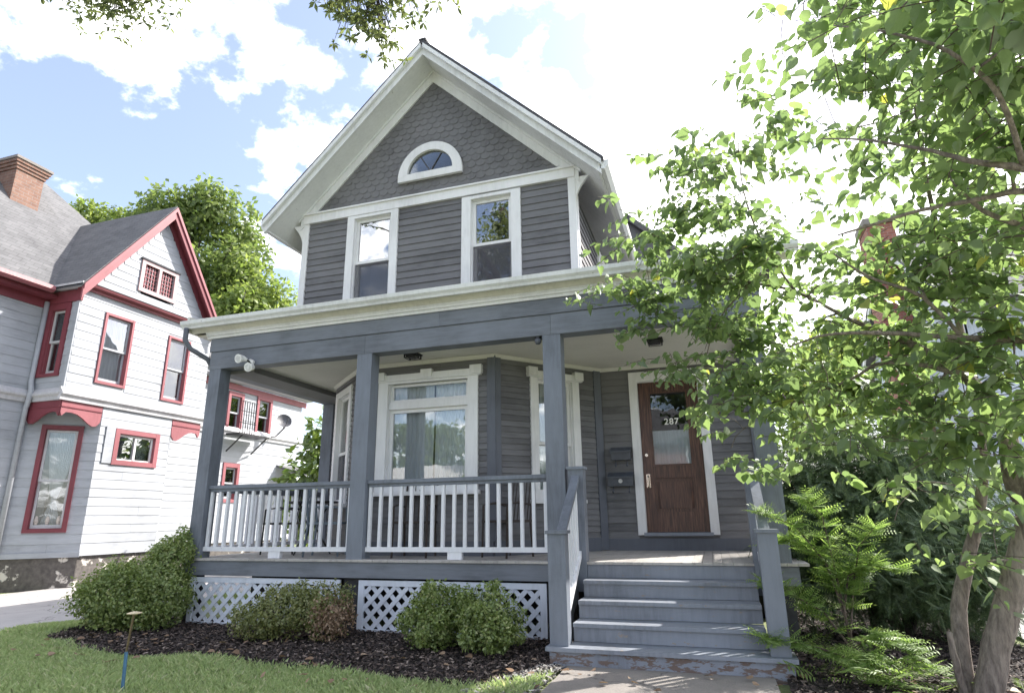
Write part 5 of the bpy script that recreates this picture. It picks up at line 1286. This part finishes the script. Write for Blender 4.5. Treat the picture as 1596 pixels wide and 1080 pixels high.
# locust sapling with pinnate leaves in front of it
o = empty('locust_sapling', (7.85, -.75, 0), 'bright feathery sapling with pinnate leaves beside the right stair rail', 'sapling')
m = MB(); PP, XX, NN, SS = [], [], [], []
base = Vector((7.80, -.72, -.02))
SAP = [((7.80, -.70, .4), (7.72, -.66, .85), (7.50, -.66, 1.18), (7.20, -.72, 1.30)), ((7.80, -.70, .4), (7.78, -.60, .9), (7.75, -.58, 1.25), (7.62, -.62, 1.42)), ((7.82, -.70, .3), (7.92, -.6, .7), (8.02, -.55, 1.0), (8.15, -.6, 1.15)),
       ((7.80, -.72, .2), (7.62, -.80, .48), (7.38, -.85, .62), (7.16, -.85, .72)), ((7.8, -.72, .1), (7.55, -.95, .22), (7.3, -1.0, .28), (7.12, -1.02, .30)), ((7.82, -.75, .2), (7.95, -.95, .35), (8.1, -1.05, .30), (8.25, -1.1, .15)),
       ((7.80, -.70, .5), (7.88, -.62, .75), (8.05, -.66, .85), (8.25, -.7, .80)), ((7.8, -.75, .1), (7.85, -1.0, .2), (7.8, -1.15, .22), (7.72, -1.25, .15)), ((7.80, -.70, .5), (7.7, -.62, .9), (7.45, -.58, 1.05), (7.3, -.6, 1.0))]
for br in SAP:
    P = [base] + [Vector(p) for p in br]; pts = []
    for i in range(len(P) - 1):
        for k in range(4): pts.append(P[i].lerp(P[i + 1], k / 4))
    pts.append(P[-1]); nn = len(pts); m.tube(pts, [.012 * (1 - .8 * i / nn) for i in range(nn)], 5)
    for i, p in enumerate(pts):
        if i < nn * .35: continue
        for k in range(11):
            a = random.uniform(0, 6.28); d_ = Vector((math.cos(a), math.sin(a), random.uniform(-.5, .35)))
            d_ += (pts[-1] - pts[0]).normalized() * .5
            PP.append(tuple(p)); XX.append(tuple(d_)); NN.append((random.gauss(0, .35), random.gauss(0, .35), 1)); SS.append(random.uniform(.10, .21))
V, F = scatter(*PINN, np.array(PP), np.array(XX), np.array(NN), np.array(SS)); np_obj('foliage', V, F, 'leaf_locust', o)
m.build('stem', 'twig', o)
m = MB()
o = empty('fern_clump', (8.2, -1.25, 0), 'low fern like fronds on the mulch at the foot of the tree', 'plant')
k = 60; a = RNG.uniform(0, 2 * np.pi, k); P = np.stack([8.0 + RNG.normal(0, .28, k), -1.15 + RNG.normal(0, .16, k), RNG.uniform(.02, .14, k)], 1)
V, F = scatter(*PINN, P, np.stack([np.cos(a), np.sin(a), RNG.uniform(.0, .5, k)], 1), np.stack([RNG.normal(0, .3, k), RNG.normal(0, .3, k), np.ones(k)], 1), RNG.uniform(.16, .30, k)); np_obj('frond', V, F, 'leaf_locust', o, kind='stuff')

def big_tree(name, lab, base, lobes, n, size, mat, trunk_r, group=None, limbs=10, cat='tree', tpl=DIAMOND, shell=.4):
    o = empty(name, base, lab, cat, group); rr = random.Random(n)
    m = MB(); b = Vector(base); top = Vector((np.mean([l[0] for l in lobes]), np.mean([l[1] for l in lobes]), np.mean([l[2] for l in lobes])))
    m.tube([b + Vector((0, 0, -.1)), b.lerp(top, .3), b.lerp(top, .6), top], [trunk_r * 1.15, trunk_r * .9, trunk_r * .65, trunk_r * .25], 10)
    for l in lobes:
        for k in range(max(1, limbs // len(lobes) + 1)):
            s = b.lerp(top, rr.uniform(.35, .9)); e = Vector((l[0] + rr.uniform(-.7, .7) * l[3], l[1] + rr.uniform(-.7, .7) * l[4], l[2] + rr.uniform(-.3, .8) * l[5]))
            m.tube([s, s.lerp(e, .5) + Vector((0, 0, .2)), e], [trunk_r * .35, trunk_r * .2, trunk_r * .04], 6)
    m.build('trunk', 'bark_dark', o, smooth=True)
    P, X, N, S = blob_leaves(lobes, n, size, tpl, shell=shell); V, F = scatter(*tpl, P, X, N, S); np_obj('crown', V, F, mat, o)
    return o
def lobe_set(cx, cy, cz, rx, ry, rz, k, seed, f=.42):
    rr = random.Random(seed); out = []
    for i in range(k):
        a = rr.uniform(0, 6.28); e = rr.uniform(-.75, .95); q = math.sqrt(max(.05, 1 - e * e)) * rr.uniform(.35, .8)
        s = rr.uniform(.7, 1.25) * f; out.append((cx + rx * q * math.cos(a), cy + ry * q * math.sin(a), cz + rz * e * .72, rx * s, ry * s, rz * s))
    return out
big_tree('background_tree', 'tall broad tree rising behind the gable of the red trimmed house', (-22, 20, 0), lobe_set(-22.0, 20, 14.6, 6.8, 5.0, 7.2, 34, 3, .25), 22000, .36, 'leaf_bg_dark', .45, 'trees behind the houses', 26)
big_tree('background_tree', 'lower lighter tree between the two house roofs at left', (-16.5, 18, 0), lobe_set(-17.2, 18, 11.2, 3.8, 3.5, 4.6, 18, 8, .32), 14000, .30, 'leaf_bg', .3, 'trees behind the houses', 18)
big_tree('background_tree', 'small tree top showing beside the brick chimney at left', (-27, 17, 0), lobe_set(-26.8, 17, 16.4, 3.4, 3, 3.6, 16, 5, .33), 10000, .30, 'leaf_bg', .3, 'trees behind the houses', 14)
big_tree('leafy_shrub', 'bright large leaved shrub seen through the left porch opening', (-3.2, 7.2, 0), lobe_set(-3.3, 7.2, 2.3, .95, .9, 2.0, 14, 4, .42), 1500, .26, 'leaf_bright', .06, None, 14, 'shrub')
big_tree('leafy_shrub', 'low green shrub behind the porch at the driveway edge', (-.9, 3.6, 0), lobe_set(-.9, 3.6, .45, .5, .9, .5, 8, 9, .5), 3500, .07, 'leaf_bright', .03, None, 8, 'shrub')
big_tree('background_tree', 'sunlit tree behind the house wing at right', (13.0, 30, 0), lobe_set(13.5, 30, 8.0, 5, 4, 4.5, 18, 12, .33), 12000, .34, 'leaf_bg', .35, 'trees behind the houses', 16)
# trees across the street, seen in the glass
big_tree('street_tree', 'tree reflected at the left of the picture window', (-15.5, -23.5, 0), lobe_set(-15.5, -23.5, 6.0, 3.6, 3, 3.6, 14, 21, .36), 6000, .34, 'leaf_bg_dark', .28, 'trees across the street', 12)
big_tree('street_tree', 'pointed tree reflected at the right of the picture window', (-7.6, -32, 0), lobe_set(-7.6, -32, 6.0, 2.3, 2.3, 5.2, 14, 22, .36), 5000, .34, 'leaf_bg_dark', .28, 'trees across the street', 12)
big_tree('street_tree', 'broad tree reflected along the middle of the picture window', (-18.5, -38, 0), lobe_set(-17.5, -38, 5.5, 9, 3, 4.0, 20, 23, .28), 8000, .42, 'leaf_bg_dark', .28, 'trees across the street', 12)

# overhanging tree whose twig ends hang into the top of the view
OV = empty('overhanging_tree', (1.2, -12.0, 0), 'tree whose leafy twig ends hang into the sky at the top', 'tree')
m = MB()
OVL = [[(1.2, -12, -.1, .34), (1.25, -11.8, 3, .30), (1.4, -11.2, 6.2, .25), (1.3, -10.4, 8.6, .16)],
       [(1.4, -11.2, 6.2, .16), (1.0, -8.6, 8.6, .10), (.5, -5.6, 9.4, .06), (.0, -3.4, 9.0, .03), (-.4, -2.3, 8.4, .014)],
       [(1.4, -11.2, 6.2, .16), (2.4, -8.4, 8.2, .10), (3.2, -5.2, 8.6, .06), (3.6, -3.0, 7.7, .03), (3.75, -2.1, 6.9, .012)],
       [(3.2, -5.2, 8.6, .05), (4.2, -3.6, 8.0, .025), (4.6, -2.4, 7.1, .01)],
       [(.5, -5.6, 9.4, .05), (-.8, -3.6, 9.3, .025), (-1.4, -2.4, 8.9, .01)],
       [(1.3, -10.4, 8.6, .12), (-1.5, -9.5, 10.5, .06), (-4, -9, 11.5, .02)], [(1.3, -10.4, 8.6, .12), (4.5, -9.5, 10.5, .06), (7, -9, 11.3, .02)], [(1.3, -10.4, 8.6, .12), (1.6, -12.5, 11, .06), (2, -15, 12, .02)]]
for _ in grow_tree(m, OVL, 8): pass
tips = [(-.5, -2.25, 8.15, .55), (-1.15, -2.2, 8.55, .4), (.15, -2.2, 8.1, .5), (.5, -2.3, 8.25, .4), (3.5, -2.15, 6.75, .38), (3.75, -2.0, 6.5, .30), (4.05, -2.1, 6.85, .35), (4.55, -2.2, 6.85, .25), (4.95, -2.3, 6.85, .25), (-.1, -2.2, 7.75, .3), (3.25, -2.2, 7.0, .25)]
PP, XX, NN, SS = [], [], [], []
for (x, y, z, r_) in tips:
    for k in range(int(62 * r_ / .4)):
        st = Vector((x + random.gauss(0, r_ * .5), y + random.gauss(0, .25), z + random.gauss(.12, r_ * .42)))
        m.tube([Vector((x, y - .1, z + r_ + .25)), st.lerp(Vector((x, y, z + r_)), .4), st], [.006, .004, .002], 4, cap=False)
        for j in range(6):
            a = random.uniform(0, 6.28); d_ = Vector((math.cos(a), math.sin(a), random.uniform(-1.0, .2)))
            PP.append(tuple(st)); XX.append(tuple(d_)); NN.append((random.gauss(0, .6), random.gauss(0, .6), 1)); SS.append(random.uniform(.07, .13))
m.build('trunk', 'bark_dark', OV, smooth=True)
LONG = (DIAMOND[0] * np.array([1, .62, 1]), DIAMOND[1])
V, F = scatter(*LONG, np.array(PP), np.array(XX), np.array(NN), np.array(SS)); hang = np_obj('twig_leaves', V, F, 'leaf_over', OV)
P, X, N, S = blob_leaves(lobe_set(1.0, -11.5, 10.8, 5.0, 3.2, 2.6, 16, 31, .30), 6000, .20, DIAMOND); V, F = scatter(*DIAMOND, P, X, N, S); np_obj('crown', V, F, 'leaf_over', OV)

# ------------------------------------------------------------------ ground cover
def inside(poly, X, Y):
    c = np.zeros(len(X), bool); n = len(poly); j = n - 1
    for i in range(n):
        xi, yi = poly[i]; xj, yj = poly[j]
        c ^= ((yi > Y) != (yj > Y)) & (X < (xj - xi) * (Y - yi) / (yj - yi + 1e-12) + xi); j = i
    return c
def blades(n, x0, x1, y0, y1, h, name, lab):
    X = RNG.uniform(x0, x1, n); Y = RNG.uniform(y0, y1, n)
    jit = RNG.normal(0, .06, (2, n)); k = ~inside(MULCH, X + jit[0], Y + jit[1]) & ~((Y > -.9) & (X > -.9)); X, Y = X[k], Y[k]; n = len(X)
    a = RNG.uniform(0, 2 * np.pi, n); patch = .85 + .5 * np.sin(X * 3.1 + 1.3 * np.sin(Y * 2.7)) * np.sin(Y * 3.7 + X); H = h * RNG.uniform(.5, 1.25, n) * patch; w = .0045 * RNG.uniform(.7, 1.4, n)
    dx, dy = np.cos(a), np.sin(a); bx, by = RNG.normal(0, .45, n) * H, RNG.normal(0, .45, n) * H; z0 = np.full(n, -.013)
    B1 = np.stack([X - dx * w, Y - dy * w, z0], 1); B2 = np.stack([X + dx * w, Y + dy * w, z0], 1)
    M1 = np.stack([X + dx * w * .8 + bx * .35, Y + dy * w * .8 + by * .35, H * .6], 1); T = np.stack([X + bx, Y + by, H], 1)
    V = np.stack([B1, B2, M1, T], 1).reshape(-1, 3); F = np.arange(n * 4).reshape(-1, 4)
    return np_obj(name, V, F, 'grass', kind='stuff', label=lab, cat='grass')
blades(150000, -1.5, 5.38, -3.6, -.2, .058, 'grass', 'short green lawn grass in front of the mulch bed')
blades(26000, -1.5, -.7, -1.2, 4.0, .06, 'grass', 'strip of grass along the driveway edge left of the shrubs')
def chips(n, poly, x0, x1, y0, y1, size, mat, name, lab, cat, z=.014):
    X = RNG.uniform(x0, x1, n); Y = RNG.uniform(y0, y1, n); k = inside(poly, X, Y); X, Y = X[k], Y[k]; n = len(X)
    T = np.array([[-.5, -.2, 0], [.5, -.15, .05], [.45, .2, .1], [-.45, .15, .22]]); TF = np.array([[0, 1, 2, 3]])
    P = np.stack([X, Y, z + RNG.uniform(0, .018, n)], 1); a = RNG.uniform(0, 6.28, n)
    V, F = scatter(T, TF, P, np.stack([np.cos(a), np.sin(a), RNG.normal(0, .35, n)], 1), np.stack([RNG.normal(0, .4, n), RNG.normal(0, .4, n), np.ones(n)], 1), size * RNG.uniform(.4, 1.5, n))
    return np_obj(name, V, F, mat, kind='stuff', label=lab, cat=cat)
chips(30000, MULCH, -1.1, 5.5, -2.0, .3, .032, 'mulch_chip', 'mulch_chips', 'loose bark chips covering the bed in front of the porch', 'mulch')
chips(16000, MULCH_R, 7.2, 9.6, -2.7, 3.0, .035, 'mulch_chip', 'mulch_chips', 'loose bark chips and litter under the multi-stemmed tree', 'mulch')
chips(1800, [(4.85, -2.2), (5.45, -2.2), (5.45, -1.15), (5.25, -1.2)], 4.8, 5.5, -2.3, -1.1, .035, 'pebble', 'pebbles', 'pale pebbles scattered beside the walkway', 'pebbles', .02)
lf = HEART
n = 150; X = RNG.uniform(-.5, 9.3, n); Y = RNG.uniform(-2.3, -.9, n)
V, F = scatter(*lf, np.stack([X, Y, np.full(n, .045)], 1), np.stack([RNG.normal(0, 1, n), RNG.normal(0, 1, n), RNG.normal(0, .15, n)], 1), np.stack([RNG.normal(0, .3, n), RNG.normal(0, .3, n), np.ones(n)], 1), RNG.uniform(.04, .075, n))
np_obj('fallen_leaves', V, F, 'leaf_dead', kind='stuff', label='dry leaves lying on the mulch and lawn', cat='leaves')
